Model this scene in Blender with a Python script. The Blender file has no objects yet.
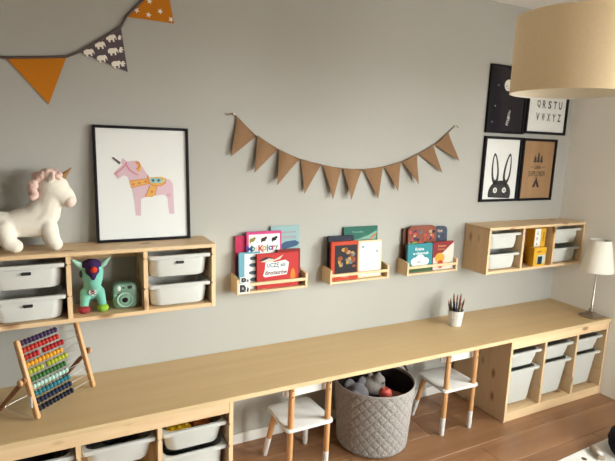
import bpy, bmesh, math, random
from mathutils import Vector, Matrix, Euler
random.seed(7)
S = bpy.context.scene
COL = S.collection
PI = math.pi
def R(d): return math.radians(d)

# ------------------------------------------------------------------ camera
CAM = (0.2405, -2.4294, 1.6548); YAW, PITCH, ROLL, FPX = 27.6484, -9.9383, 2.0283, 507.263
cam = bpy.data.cameras.new('camera'); cam_o = bpy.data.objects.new('camera', cam); COL.objects.link(cam_o)
y_, p_, r_ = R(YAW), R(PITCH), R(ROLL)
fwd = Vector((math.sin(y_)*math.cos(p_), math.cos(y_)*math.cos(p_), math.sin(p_)))
rt = Vector((math.cos(y_), -math.sin(y_), 0)); up = rt.cross(fwd)
r2 = rt*math.cos(r_) + up*math.sin(r_); u2 = -rt*math.sin(r_) + up*math.cos(r_)
cam_o.matrix_world = Matrix((( r2.x, u2.x, -fwd.x, CAM[0]), (r2.y, u2.y, -fwd.y, CAM[1]), (r2.z, u2.z, -fwd.z, CAM[2]), (0,0,0,1)))
cam.sensor_fit = 'HORIZONTAL'; cam.sensor_width = 36; cam.lens = 36*FPX/615; cam.clip_start = .02
S.camera = cam_o

# ------------------------------------------------------------------ world, daylight, exposure
W = bpy.data.worlds.new('sky'); S.world = W; W.use_nodes = True
wn = W.node_tree; bgn = wn.nodes['Background']                     # overcast sky above the horizon, dull ground below it
tcw = wn.nodes.new('ShaderNodeTexCoord'); sxy = wn.nodes.new('ShaderNodeSeparateXYZ'); wn.links.new(tcw.outputs['Generated'], sxy.inputs[0])
mrw = wn.nodes.new('ShaderNodeMapRange'); mrw.inputs[1].default_value = -.03; mrw.inputs[2].default_value = .03; wn.links.new(sxy.outputs['Z'], mrw.inputs[0])
mxw = wn.nodes.new('ShaderNodeMix'); mxw.data_type = 'RGBA'; mxw.inputs['A'].default_value = (.20, .19, .17, 1); mxw.inputs['B'].default_value = (.96, 1.0, .965, 1)
wn.links.new(mrw.outputs[0], mxw.inputs['Factor']); wn.links.new(mxw.outputs['Result'], bgn.inputs[0])
bgn.inputs[1].default_value = 16
XW = 3.612; ZC = 2.544; XL = -2.4; YF = -4.2       # right wall, ceiling, left wall, wall behind the camera
WIN = (-3.20, -1.35, .90, 2.20)                    # window in the right wall: y0, y1, z0, z1
WIN2 = (2.55, 3.45, .60, 2.20)                     # balcony window in the wall behind the camera: x0, x1, z0, z1
def portal(name, loc, rot, sx, sy):                # light portal: guides sampling of the daylight entering a window
    ld = bpy.data.lights.new(name, 'AREA'); ld.shape = 'RECTANGLE'; ld.size = sx; ld.size_y = sy; ld.cycles.is_portal = True
    lo = bpy.data.objects.new(name, ld); COL.objects.link(lo); lo.location = loc; lo.rotation_euler = rot
portal('window_daylight', (XW+.19, (WIN[0]+WIN[1])/2, (WIN[2]+WIN[3])/2), (0, R(90), 0), WIN[3]-WIN[2], WIN[1]-WIN[0])
portal('balcony_daylight', ((WIN2[0]+WIN2[1])/2, YF-.19, (WIN2[2]+WIN2[3])/2), (R(90), 0, 0), WIN2[1]-WIN2[0], WIN2[3]-WIN2[2])
S.view_settings.view_transform = 'Standard'; S.view_settings.look = 'None'
S.view_settings.gamma = 1; S.view_settings.use_curve_mapping = False
S.view_settings.exposure = 1.44

# ------------------------------------------------------------------ materials
def srgb(r, g, b):
    f = lambda c: (c/255/12.92) if c/255 <= .04045 else ((c/255+.055)/1.055)**2.4
    return (f(r), f(g), f(b), 1)
MATS = {}
def mat(name, col, rough=.6, metal=0, spec=.5, bump=0, bscale=200, var=0, vscale=5, sheen=0, alpha=None, trans=0):
    if name in MATS: return MATS[name]
    m = bpy.data.materials.new(name); m.use_nodes = True; MATS[name] = m
    nt = m.node_tree; b = nt.nodes['Principled BSDF']
    b.inputs['Base Color'].default_value = col; b.inputs['Roughness'].default_value = rough
    b.inputs['Metallic'].default_value = metal; b.inputs['Specular IOR Level'].default_value = spec
    if sheen: b.inputs['Sheen Weight'].default_value = sheen
    tc = nt.nodes.new('ShaderNodeTexCoord')
    n = nt.nodes.new('ShaderNodeTexNoise'); n.inputs['Scale'].default_value = vscale; n.inputs['Detail'].default_value = 3
    nt.links.new(tc.outputs['Object'], n.inputs['Vector'])
    mx = nt.nodes.new('ShaderNodeMix'); mx.data_type = 'RGBA'
    v = max(var, .04)
    mx.inputs['A'].default_value = tuple(c*(1-v) for c in col[:3])+(1,)
    mx.inputs['B'].default_value = tuple(min(1, c*(1+v)) for c in col[:3])+(1,)
    nt.links.new(n.outputs['Fac'], mx.inputs['Factor']); nt.links.new(mx.outputs['Result'], b.inputs['Base Color'])
    if bump:
        n2 = nt.nodes.new('ShaderNodeTexNoise'); n2.inputs['Scale'].default_value = bscale; n2.inputs['Detail'].default_value = 2
        nt.links.new(tc.outputs['Object'], n2.inputs['Vector'])
        bp = nt.nodes.new('ShaderNodeBump'); bp.inputs['Strength'].default_value = bump; bp.inputs['Distance'].default_value = .004
        nt.links.new(n2.outputs['Fac'], bp.inputs['Height']); nt.links.new(bp.outputs['Normal'], b.inputs['Normal'])
    return m
def wood(name, c1, c2, axis, knot=None, rough=.5, grain=9, tint=.12, spec=.4):
    if name in MATS: return MATS[name]
    m = bpy.data.materials.new(name); m.use_nodes = True; MATS[name] = m
    nt = m.node_tree; N = nt.nodes; L = nt.links; b = N['Principled BSDF']
    b.inputs['Roughness'].default_value = rough; b.inputs['Specular IOR Level'].default_value = spec
    tc = N.new('ShaderNodeTexCoord'); oi = N.new('ShaderNodeObjectInfo')
    ad = N.new('ShaderNodeVectorMath'); ad.operation = 'MULTIPLY_ADD'; ad.inputs[1].default_value = (1, 1, 1)
    L.new(tc.outputs['Object'], ad.inputs[0])
    cx = N.new('ShaderNodeCombineXYZ')
    ml = N.new('ShaderNodeMath'); ml.operation = 'MULTIPLY'; ml.inputs[1].default_value = 23.7
    L.new(oi.outputs['Random'], ml.inputs[0]); L.new(ml.outputs[0], cx.inputs[0]); L.new(ml.outputs[0], cx.inputs[1]); L.new(ml.outputs[0], cx.inputs[2])
    L.new(cx.outputs[0], ad.inputs[2])
    mp = N.new('ShaderNodeMapping'); sc = [grain]*3; sc['xyz'.index(axis)] = grain*.07
    mp.inputs['Scale'].default_value = sc; L.new(ad.outputs[0], mp.inputs[0])
    n1 = N.new('ShaderNodeTexNoise'); n1.inputs['Scale'].default_value = 1.0; n1.inputs['Detail'].default_value = 2; n1.inputs['Distortion'].default_value = .6
    L.new(mp.outputs[0], n1.inputs['Vector'])
    mu = N.new('ShaderNodeMath'); mu.operation = 'MULTIPLY'; mu.inputs[1].default_value = 7
    L.new(n1.outputs['Fac'], mu.inputs[0])
    sn = N.new('ShaderNodeMath'); sn.operation = 'PINGPONG'; sn.inputs[1].default_value = 1; L.new(mu.outputs[0], sn.inputs[0])
    n2 = N.new('ShaderNodeTexNoise'); n2.inputs['Scale'].default_value = 14; n2.inputs['Detail'].default_value = 3; L.new(mp.outputs[0], n2.inputs['Vector'])
    av = N.new('ShaderNodeMath'); av.operation = 'MULTIPLY_ADD'; av.inputs[1].default_value = .55; L.new(sn.outputs[0], av.inputs[0])
    hf = N.new('ShaderNodeMath'); hf.operation = 'MULTIPLY'; hf.inputs[1].default_value = .45; L.new(n2.outputs['Fac'], hf.inputs[0]); L.new(hf.outputs[0], av.inputs[2])
    mx = N.new('ShaderNodeMix'); mx.data_type = 'RGBA'; mx.inputs['A'].default_value = c1; mx.inputs['B'].default_value = c2
    L.new(av.outputs[0], mx.inputs['Factor']); out = mx.outputs['Result']
    if knot:
        mp2 = N.new('ShaderNodeMapping'); s2 = [9]*3; s2['xyz'.index(axis)] = 4.0
        mp2.inputs['Scale'].default_value = s2; L.new(ad.outputs[0], mp2.inputs[0])
        vo = N.new('ShaderNodeTexVoronoi'); vo.inputs['Scale'].default_value = 1.2; L.new(mp2.outputs[0], vo.inputs['Vector'])
        rp = N.new('ShaderNodeMapRange'); rp.inputs[1].default_value = .09; rp.inputs[2].default_value = .21; rp.inputs[3].default_value = .8; rp.inputs[4].default_value = 0
        L.new(vo.outputs['Distance'], rp.inputs[0])
        mk = N.new('ShaderNodeMix'); mk.data_type = 'RGBA'; mk.inputs['B'].default_value = knot
        L.new(rp.outputs[0], mk.inputs['Factor']); L.new(out, mk.inputs['A']); out = mk.outputs['Result']
    hs = N.new('ShaderNodeHueSaturation')
    mr = N.new('ShaderNodeMapRange'); mr.inputs[3].default_value = 1-tint; mr.inputs[4].default_value = 1+tint
    L.new(oi.outputs['Random'], mr.inputs[0]); L.new(mr.outputs[0], hs.inputs['Value']); L.new(out, hs.inputs['Color'])
    L.new(hs.outputs[0], b.inputs['Base Color'])
    bp = N.new('ShaderNodeBump'); bp.inputs['Strength'].default_value = .08; bp.inputs['Distance'].default_value = .002
    L.new(av.outputs[0], bp.inputs['Height']); L.new(bp.outputs[0], b.inputs['Normal'])
    return m
def pine(ax): return wood('pine_'+ax, (.72, .53, .325, 1), (.64, .44, .245, 1), ax, (.22, .085, .03, 1), .5, 9, .05)
def glassmat(name='clear_glass', refl=.35):
    if name in MATS: return MATS[name]
    m = bpy.data.materials.new(name); m.use_nodes = True; MATS[name] = m
    nt = m.node_tree; N = nt.nodes; L = nt.links; N.remove(N['Principled BSDF'])
    o = N['Material Output']; t = N.new('ShaderNodeBsdfTransparent'); g = N.new('ShaderNodeBsdfGlossy'); g.inputs['Roughness'].default_value = .05
    fr = N.new('ShaderNodeFresnel'); fr.inputs[0].default_value = 1.35; mu = N.new('ShaderNodeMath'); mu.operation = 'MULTIPLY'; mu.inputs[1].default_value = refl
    L.new(fr.outputs[0], mu.inputs[0]); mi = N.new('ShaderNodeMixShader'); L.new(mu.outputs[0], mi.inputs[0]); L.new(t.outputs[0], mi.inputs[1]); L.new(g.outputs[0], mi.inputs[2])
    L.new(mi.outputs[0], o.inputs[0]); return m

WALL = mat('grey_wall_paint', (.408, .402, .372, 1), .85, 0, .2, .12, 260, .02, 2)
WALLC = mat('cream_wall_paint', (.84, .81, .75, 1), .85, 0, .2, .12, 260, .02, 2)
WALLW = mat('white_ceiling_paint', (.80, .79, .76, 1), .9, 0, .2)
TRIM = mat('white_trim_paint', (.78, .77, .74, 1), .4)
PLY = wood('birch_plywood', (.60, .43, .225, 1), (.53, .365, .18, 1), 'x', None, .42, 5, .0)
PLYE = wood('plywood_edge', (.66, .50, .29, 1), (.55, .40, .22, 1), 'x', None, .5, 30, .0)
FLOORW = wood('oak_laminate', (.34, .18, .09, 1), (.22, .105, .05, 1), 'x', None, .33, 7, .10)
BIN = mat('white_plastic', (.55, .555, .525, 1), .35, 0, .5)
BLACKP = mat('black_slot', (.012, .010, .014, 1), .5)
FRAMEB = mat('black_frame', (.008, .007, .010, 1), .5, 0, .15)
PAPER = mat('white_paper', (.71, .72, .705, 1), .7)
RACKW = wood('aspen', (.70, .52, .315, 1), (.62, .44, .25, 1), 'x', None, .5, 10, .0)
BEECH = wood('beech', (.60, .33, .145, 1), (.52, .27, .11, 1), 'z', None, .45, 14, .03)
WHITEP = mat('white_lacquer', (.74, .735, .715, 1), .3)
CHROME = mat('brushed_nickel', (.46, .41, .36, 1), .28, 1)
PAGES = mat('page_paper', (.80, .76, .66, 1), .8)
BURLAP = mat('burlap', (.265, .155, .085, 1), .95, 0, .1, .8, 500, .25, 220)
STRINGM = mat('jute_string', (.22, .13, .07, 1), .9)
PLUSHW = mat('cream_plush', (.74, .69, .60, 1), .95, 0, .1, .35, 420, .05, 60, .3)
PINK = mat('pink_yarn', (.70, .49, .43, 1), .95, 0, .1, .8, 160, .15, 60, .2)
def flat(name, r, g, b, rough=.6): return mat(name, srgb(r, g, b), rough)

# ------------------------------------------------------------------ mesh helpers
class MB:
    def __init__(s): s.bm = bmesh.new()
    def box(s, x0, x1, y0, y1, z0, z1, bev=.0015, seg=1):
        g = bmesh.ops.create_cube(s.bm, size=1); vs = g['verts']
        for v in vs:
            v.co = Vector(((x0+x1)/2+v.co.x*(x1-x0), (y0+y1)/2+v.co.y*(y1-y0), (z0+z1)/2+v.co.z*(z1-z0)))
        if bev:
            es = list({e for v in vs for e in v.link_edges})
            bmesh.ops.bevel(s.bm, geom=es, offset=min(bev, abs(x1-x0)*.4, abs(y1-y0)*.4, abs(z1-z0)*.4), segments=seg, affect='EDGES', profile=.6)
        return s
    def loft(s, rings, cap=True, close=True):
        vr = [[s.bm.verts.new(p) for p in r] for r in rings]; n = len(rings[0])
        for a, b in zip(vr, vr[1:]):
            for i in range(n if close else n-1):
                j = (i+1) % n
                s.bm.faces.new((a[i], a[j], b[j], b[i]))
        if cap:
            s.bm.faces.new(vr[0][::-1]); s.bm.faces.new(vr[-1])
        return s
    def tube(s, pts, r, seg=10, cap=True):
        pts = [Vector(p) for p in pts]; n = len(pts); rr = r if isinstance(r, (list, tuple)) else [r]*n
        rings = []; prev = None
        for i, p in enumerate(pts):
            t = (pts[min(i+1, n-1)]-pts[max(i-1, 0)]).normalized()
            if prev is None:
                a = Vector((0, 0, 1)) if abs(t.z) < .9 else Vector((1, 0, 0)); u = t.cross(a).normalized()
            else:
                u = (prev - t*prev.dot(t)).normalized()
            prev = u; v = t.cross(u)
            rings.append([p+(u*math.cos(2*PI*k/seg)+v*math.sin(2*PI*k/seg))*rr[i] for k in range(seg)])
        return s.loft(rings, cap)
    def lathe(s, prof, c=(0, 0, 0), seg=32, cap=True, axis='z'):
        rings = []
        for r, h in prof:
            ring = []
            for k in range(seg):
                a = 2*PI*k/seg; q = Vector((r*math.cos(a), r*math.sin(a), h))
                if axis == 'y': q = Vector((q.x, -q.z, q.y))
                if axis == 'x': q = Vector((q.z, q.x, q.y))
                ring.append(Vector(c)+q)
            rings.append(ring)
        return s.loft(rings, cap)
    def ell(s, c, r, seg=20, rings=12, rot=None):
        g = bmesh.ops.create_uvsphere(s.bm, u_segments=seg, v_segments=rings, radius=1)
        m = Matrix.Translation(c) @ (rot.to_matrix().to_4x4() if rot else Matrix()) @ Matrix.Diagonal((r[0], r[1], r[2], 1))
        bmesh.ops.transform(s.bm, matrix=m, verts=g['verts']); return s
    def prism(s, poly, axis, a, b):
        def P(u, v, w):
            return {'y': (u, w, v), 'x': (w, u, v), 'z': (u, v, w)}[axis]
        A = [s.bm.verts.new(P(u, v, a)) for u, v in poly]; B = [s.bm.verts.new(P(u, v, b)) for u, v in poly]
        n = len(poly)
        s.bm.faces.new(A); s.bm.faces.new(B[::-1])
        for i in range(n):
            j = (i+1) % n; s.bm.faces.new((A[j], A[i], B[i], B[j]))
        return s
    def flatpoly(s, poly, y, t=.0006):          # a thin printed shape in the xz plane facing -y
        return s.prism(poly, 'y', y-t, y)
    def disc(s, cx, cz, rx, rz, y, n=20, t=.0006, a0=0, a1=360):
        return s.flatpoly([(cx+rx*math.cos(R(a0+(a1-a0)*k/n)), cz+rz*math.sin(R(a0+(a1-a0)*k/n))) for k in range(n)], y, t)
    def xf(s, m): bmesh.ops.transform(s.bm, matrix=m, verts=s.bm.verts); return s
    def build(s, name, material, parent=None, smooth=True, ang=35):
        bmesh.ops.recalc_face_normals(s.bm, faces=s.bm.faces)
        me = bpy.data.meshes.new(name); s.bm.to_mesh(me); s.bm.free()
        if smooth:
            me.polygons.foreach_set('use_smooth', [True]*len(me.polygons)); me.set_sharp_from_angle(angle=R(ang))
        me.materials.append(material)
        o = bpy.data.objects.new(name, me); COL.objects.link(o); o.parent = parent
        return o
def thing(name, label, cat, loc=(0, 0, 0), rot=(0, 0, 0), group=None):
    o = bpy.data.objects.new(name, None); COL.objects.link(o); o.empty_display_size = .05
    o.location = loc; o.rotation_euler = rot; return tag(o, label, cat, group)
def tag(o, label, cat, group=None):
    o['label'] = label; o['category'] = cat
    if group: o['group'] = group
    return o
def struct(o): o['kind'] = 'structure'; return o
def kids(o): return [c for c in bpy.data.objects if c.parent == o]
def dup(o, loc, rotz=None, label=None, group=None, parent=None):
    c = o.copy(); COL.objects.link(c); c.parent = parent
    if loc is not None: c.location = loc
    if rotz is not None: c.rotation_euler = (0, 0, rotz)
    if label: c['label'] = label
    if group: c['group'] = group
    for k in kids(o): dup(k, None, parent=c)
    return c
def text(s_, cx, cz, h, y, material, parent, name='lettering', width=None, rot=0, bold=0, t=.0004):
    """lettering as a thin mesh in the xz plane facing -y, centred on (cx, cz), capital height h"""
    cu = bpy.data.curves.new('lettering', 'FONT'); cu.body = s_; cu.size = 1; cu.align_x = 'CENTER'; cu.extrude = 0
    if bold: cu.offset = bold
    cu.resolution_u = 3
    ob = bpy.data.objects.new('lettering', cu); COL.objects.link(ob)
    bpy.context.view_layer.update()
    me = bpy.data.meshes.new_from_object(ob.evaluated_get(bpy.context.evaluated_depsgraph_get()))
    bpy.data.objects.remove(ob); bpy.data.curves.remove(cu)
    xs = [v.co.x for v in me.vertices]; ys = [v.co.y for v in me.vertices]
    mb = MB(); mb.bm.from_mesh(me); bpy.data.meshes.remove(me)
    hh = max(ys)-min(ys); sc = h/hh; sx = sc if not width else width/(max(xs)-min(xs))
    mx_, my_ = (max(xs)+min(xs))/2, (max(ys)+min(ys))/2
    c, sn = math.cos(R(rot)), math.sin(R(rot))
    for v in mb.bm.verts:
        u, w = (v.co.x-mx_)*sx, (v.co.y-my_)*sc
        v.co = Vector((cx+u*c-w*sn, y-t, cz+u*sn+w*c))
    return mb.build(name, material, parent, smooth=False)
def rrect(x0, x1, y0, y1, r, z, n=5):
    out = []
    for cx, cy, a0 in ((x1-r, y1-r, 0), (x0+r, y1-r, 90), (x0+r, y0+r, 180), (x1-r, y0+r, 270)):
        for k in range(n+1):
            a = R(a0+90*k/n); out.append((cx+r*math.cos(a), cy+r*math.sin(a), z))
    return out
def remesh(mb, voxel, name, material, parent, smooth_it=4):
    """joins overlapping forms into ONE continuous skin"""
    me = bpy.data.meshes.new('form'); mb.bm.to_mesh(me); mb.bm.free()
    ob = bpy.data.objects.new('form', me); COL.objects.link(ob)
    m = ob.modifiers.new('r', 'REMESH'); m.mode = 'VOXEL'; m.voxel_size = voxel
    m2 = ob.modifiers.new('s', 'SMOOTH'); m2.iterations = smooth_it; m2.factor = .5
    bpy.context.view_layer.update()
    nm = bpy.data.meshes.new_from_object(ob.evaluated_get(bpy.context.evaluated_depsgraph_get()))
    bpy.data.objects.remove(ob); bpy.data.meshes.remove(me)
    nm.name = name; nm.materials.clear(); nm.materials.append(material)
    nm.polygons.foreach_set('use_smooth', [True]*len(nm.polygons))
    o = bpy.data.objects.new(name, nm); COL.objects.link(o); o.parent = parent
    return o

# ------------------------------------------------------------------ the room
TH = .2
struct(MB().box(XL-TH, XW+TH, 0, TH, 0, ZC, 0).build('wall_back', WALL, None, False))
struct(MB().box(XL-TH, XL, YF, 0, 0, ZC, 0).build('wall_left', WALL, None, False))
x0, x1, z0, z1 = WIN2
wf = MB(); wf.box(XL-TH, x0, YF-TH, YF, 0, ZC, 0); wf.box(x1, XW+TH, YF-TH, YF, 0, ZC, 0); wf.box(x0, x1, YF-TH, YF, 0, z0, 0); wf.box(x0, x1, YF-TH, YF, z1, ZC, 0)
struct(wf.build('wall_front', WALL, None, False))
win = bpy.data.objects.new('window_2', None); COL.objects.link(win); win.location = ((x0+x1)/2, YF-.10, z0); struct(win)
hw, hh = (x1-x0)/2, z1-z0
MB().box(-hw, hw, -.03, .03, 0, .06).box(-hw, hw, -.03, .03, hh-.06, hh).box(-hw, -hw+.06, -.03, .03, .06, hh-.06).box(hw-.06, hw, -.03, .03, .06, hh-.06).box(-.04, .04, -.03, .03, .06, hh-.06).build('window_frame', TRIM, win)
for a, b in ((-hw+.06, -.04), (.04, hw-.06)):
    MB().box(a, b, -.004, .004, .06, hh-.06, 0).build('pane', glassmat('window_glass', .6), win, False)
y0, y1, z0, z1 = WIN
wr = MB()
wr.box(XW, XW+TH, YF, y0, 0, ZC, 0); wr.box(XW, XW+TH, y1, 0, 0, ZC, 0); wr.box(XW, XW+TH, y0, y1, 0, z0, 0); wr.box(XW, XW+TH, y0, y1, z1, ZC, 0)
struct(wr.build('wall_right', WALLC, None, False))
struct(MB().box(XL-TH, XW+TH, YF-TH, TH, ZC, ZC+.15, 0).build('ceiling', WALLW, None, False))
win = bpy.data.objects.new('window_1', None); COL.objects.link(win); win.location = (XW+.10, (y0+y1)/2, z0); struct(win)
hw, hh = (y1-y0)/2, z1-z0
MB().box(-.03, .03, -hw, hw, 0, .06).box(-.03, .03, -hw, hw, hh-.06, hh).box(-.03, .03, -hw, -hw+.06, .06, hh-.06).box(-.03, .03, hw-.06, hw, .06, hh-.06).box(-.03, .03, -.04, .04, .06, hh-.06).build('window_frame', TRIM, win)
for a, b in ((-hw+.06, -.04), (.04, hw-.06)):
    MB().box(-.004, .004, a, b, .06, hh-.06, 0).build('pane', glassmat('window_glass', .6), win, False)
MB().box(-.22, -.03, -hw-.04, hw+.04, -.03, 0, .004).build('window_sill', TRIM, win)
# floor of laminate planks lying along the back wall
floor = struct(MB().box(XL-TH, XW+TH, YF-TH, TH, -.10, -.008, 0).build('floor', mat('floor_joint', (.06, .03, .018, 1), .8), None, False))
pw, pl = .192, 1.28
pm = MB().box(0, pl-.0015, -pw+.0015, 0, -.008, 0, .0012).build('plank', FLOORW, floor, False)
first = True; row = 0; y = 0.0
while y > YF+.01:
    x = XL - (.43*row % 1)*pl
    yy = y
    while x < XW:
        if x+pl > XW or x < XL or yy-pw < YF:     # cut at the walls
            MB().box(max(x, XL), min(x+pl-.0015, XW), max(yy-pw+.0015, YF), yy, -.008, 0, .0012).build('plank', FLOORW, floor, False)
        elif first:
            pm.location = (x, yy, 0); first = False
        else:
            c = pm.copy(); COL.objects.link(c); c.parent = floor; c.location = (x, yy, 0)
        x += pl
    y -= pw; row += 1
struct(MB().box(XL, XW, -.014, 0, 0, .06, .003).build('baseboard_back', TRIM))
struct(MB().box(XL, XL+.014, YF, -.014, 0, .06, .003).build('baseboard_left', TRIM))

# ------------------------------------------------------------------ storage frames, wall shelves, worktop
H = .549; HF = .527; DF = .468
desk = MB().box(-.02, XW-.002, -.478, -.001, HF, H, .002).build('worktop', PLY)
tag(desk, 'long pale birch plywood worktop running along the grey wall', 'worktop')
MB().box(-.02, XW-.002, -.4795, -.4781, HF+.001, H-.001, 0).build('edge_band', PLYE, desk)

def notch_panel(x0, x1, z0, z1, y0, y1, notches, left, right):
    """upright board with bin grooves cut into its faces"""
    d = .005; w = .008; poly = [(x0, z0), (x1, z0)]
    if right:
        for z in notches: poly += [(x1, z-w/2), (x1-d, z-w/2), (x1-d, z+w/2), (x1, z+w/2)]
    poly += [(x1, z1), (x0, z1)]
    if left:
        for z in reversed(notches): poly += [(x0, z+w/2), (x0+d, z+w/2), (x0+d, z-w/2), (x0, z-w/2)]
    return MB().prism(poly, 'y', y0, y1)
def storage_frame(x0, label):
    t = thing('storage_unit', label, 'storage unit', (x0, 0, 0), group='low storage frames under the worktop')
    Wd = .94; b = .018; y0, y1 = -DF, -.016
    no = [.18, .31, .417]
    notch_panel(0, b, 0, HF-.001, y0, y1, no, False, True).build('side_panel', pine('z'), t, False)
    notch_panel(Wd-b, Wd, 0, HF-.001, y0, y1, no, True, False).build('side_panel', pine('z'), t, False)
    for k in (1, 2):
        c = .009+k*(Wd-.018)/3
        notch_panel(c-b/2, c+b/2, .06, HF-.056, y0+.002, y1-.006, no, True, True).build('divider', pine('z'), t, False)
    MB().box(b, Wd-b, y0+.001, y0+.019, HF-.056, HF-.001).build('top_rail', pine('x'), t)
    MB().box(b, Wd-b, y0+.019, y1-.006, HF-.019, HF-.001).build('top_board', pine('x'), t)
    MB().box(b, Wd-b, y0+.001, y0+.019, 0, .06).build('bottom_rail', pine('x'), t)
    MB().box(b, Wd-b, y0+.019, y1-.006, .042, .06).build('bottom_board', pine('x'), t)
    MB().box(b, Wd-b, y1-.006, y1, 0, HF-.001, 0).build('back_panel', pine('z'), t)
    return t
fxL, fxR = -.008, XW-.004-.94
storage_frame(fxL, 'low pine storage frame under the worktop below the abacus')
storage_frame(fxR, 'low pine storage frame with six bins under the lamp end of worktop')

def wall_shelf(x0, z0, label, wd=.93):
    t = thing('wall_shelf', label, 'wall shelf', (x0, 0, z0), group='pine wall shelves with bins')
    b = .018; no = [.115, .249]
    k_ = (wd-.018)/3
    notch_panel(0, b, 0, .282, -.208, -.0005, no, False, True).build('side_panel', pine('z'), t, False)
    notch_panel(wd-b, wd, 0, .282, -.208, -.0005, no, True, False).build('side_panel', pine('z'), t, False)
    for k in (1, 2):
        c = .009+k*k_; notch_panel(c-b/2, c+b/2, .018, .282, -.207, -.0005, no, True, True).build('divider', pine('z'), t, False)
    MB().box(0, wd, -.21, -.0005, .282, .30, .003).build('top_board', pine('x'), t)
    MB().box(b, wd-b, -.207, -.0005, 0, .018).build('bottom_board', pine('x'), t)
    for j in range(3):
        a = .018+j*k_
        MB().box(a, a+k_-.018, -.016, -.0005, .222, .282).build('back_rail', pine('x'), t)
    return t
ZL = .8783; ZR = .8674; XR = XW-.003-.93
wall_shelf(0, ZL, 'pine wall shelf carrying the white plush unicorn and horse picture')
wall_shelf(XR, ZR, 'pine wall shelf in the room corner holding yellow boxes')

def make_bin(w, d, h, label, loc, slot=False, r=.045, taper=.024, name='storage_bin', group=None, front_in=.02):
    """rounded tapering tub with an outward rim; origin at its base, front towards -y"""
    t = thing(name, label, 'bin', loc, group=group)
    tk = .003; m = MB(); rings = []
    def rg(z, ins, rr): return rrect(-w/2+ins, w/2-ins, -d/2+ins, d/2-ins, max(rr, .006), z, 5)
    R_ = [(0, taper+.012, r), (.006, taper+.003, r), (.02, taper, r), (h*.55, taper*.62+.002, r*.95), (h-.020, .013, r*.9), (h-.016, .001, .012), (h-.002, 0, .012), (h, .002, .012),
          (h, .014, r*.9), (h-.02, .013+tk, r*.9), (.02, taper+tk, r), (.004, taper+.02, r*.8)]
    m.loft([rg(z, i, q) for z, i, q in R_]); m.build('tub', BIN, t)
    if slot:
        zs = h*.66; ys = -d/2+taper*.42
        MB().box(-.017, .017, ys-.003, ys+.006, zs-.006, zs+.006, .002).build('grip_slot', BLACKP, t)
    return t
kk = .304
def cellc(j): return .009+(j+.5)*kk
bl = [(0, 1, 'white plastic bin under the plush unicorn, upper one'), (0, 0, 'white plastic bin under the plush unicorn, lower one'),
      (2, 1, 'white bin right of the mint camera, upper with dark slot'), (2, 0, 'white bin right of the mint camera, lower one')]
for j, u, lab in bl:
    make_bin(.280, .196, .105, lab, (cellc(j), -.106, ZL+(.152 if u else .019)), slot=not (j == 2 and u == 0), taper=.016, group='bins in the left wall shelf')
br = [(0, 1, 'small white bin left of the yellow boxes, upper one'), (0, 0, 'small white bin left of the yellow boxes, lower one'),
      (2, 1, 'small white bin beside the right wall, upper one'), (2, 0, 'small white bin beside the right wall, lower one')]
for j, u, lab in br:
    make_bin(.278, .192, .105, lab, (XR+cellc(j), -.104, ZR+(.152 if u else .019)), taper=.016, group='bins in the corner wall shelf')
kf = .922/3
def cf(x0, j): return x0+.009+(j+.5)*kf
for j, lab in ((0, 'leftmost upper bin under the worktop, nearest the abacus'), (1, 'upper bin of dark things, middle column below the abacus'), (2, 'upper bin holding yellow toy blocks under the worktop')):
    make_bin(.283, .42, .105, lab, (cf(fxL, j), -.243, .322), group='bins in the left storage frame')
make_bin(.283, .42, .235, 'deep bin directly below the bin of yellow blocks', (cf(fxL, 2), -.243, .078), group='bins in the left storage frame')
cols = ('nearest the white chair', 'in the middle column', 'nearest the right wall')
for j in range(3):
    make_bin(.283, .42, .105, 'shallow upper bin in the lamp-end storage frame, '+cols[j], (cf(fxR, j), -.243, .322), group='bins in the right storage frame')
    make_bin(.283, .42, .235, 'deep lower bin in the lamp-end storage frame, '+cols[j], (cf(fxR, j), -.243, .078), taper=.030, group='bins in the right storage frame')
# toys inside the near bins
def block(c, w, d, h, col, label, rz=0, nx=2, ny=1):
    t = thing('toy_block', label, 'toy block', c, (0, 0, rz), 'toy building blocks in the bin')
    MB().box(-w/2, w/2, -d/2, d/2, 0, h, .002).build('brick_body', col, t)
    s_ = MB()
    for i in range(nx):
        for q in range(ny): s_.lathe([(.007, 0), (.007, .005), (.006, .006)], (-w/2+w*(i+.5)/nx, -d/2+d*(q+.5)/ny, h), 12)
    s_.build('stud_row', col, t)
bx = cf(fxL, 2)
YEL = flat('yellow_plastic', 232, 188, 40, .35); ORG = flat('orange_plastic', 196, 110, 50, .35)
block((bx-.055, -.375, .351), .10, .05, .052, YEL, 'long yellow toy block inside the bin under the worktop', .2, 3, 1)
block((bx+.05, -.365, .351), .07, .05, .056, ORG, 'orange toy block beside the yellow block in the bin', -.3)
block((bx-.03, -.30, .351), .12, .06, .058, YEL, 'wide yellow toy block at the back of the bin', -.1, 3, 2)
block((bx-.02, -.20, .351), .14, .09, .048, flat('brown_plastic', 110, 70, 45, .4), 'brown toy block behind the yellow ones in the bin', .1, 3, 2)
def cloth_lump(name, label, cat, c, r, m, seed, group=None):
    rnd = random.Random(seed); mb = MB()
    for k in range(7):
        mb.ell((rnd.uniform(-.5, .5)*r[0], rnd.uniform(-.5, .5)*r[1], r[2]*.5+rnd.uniform(-.1, .25)*r[2]), (r[0]*.55, r[1]*.55, r[2]*.5), 14, 9)
    t = thing(name, label, cat, c, group=group)
    remesh(mb, .008, 'fabric', m, t, 3); return t
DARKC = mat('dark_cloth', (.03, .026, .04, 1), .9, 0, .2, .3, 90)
cloth_lump('folded_cloth', 'dark cloth lying in the middle bin below the abacus', 'cloth', (cf(fxL, 1), -.26, .352), (.09, .16, .045), DARKC, 3)
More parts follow.
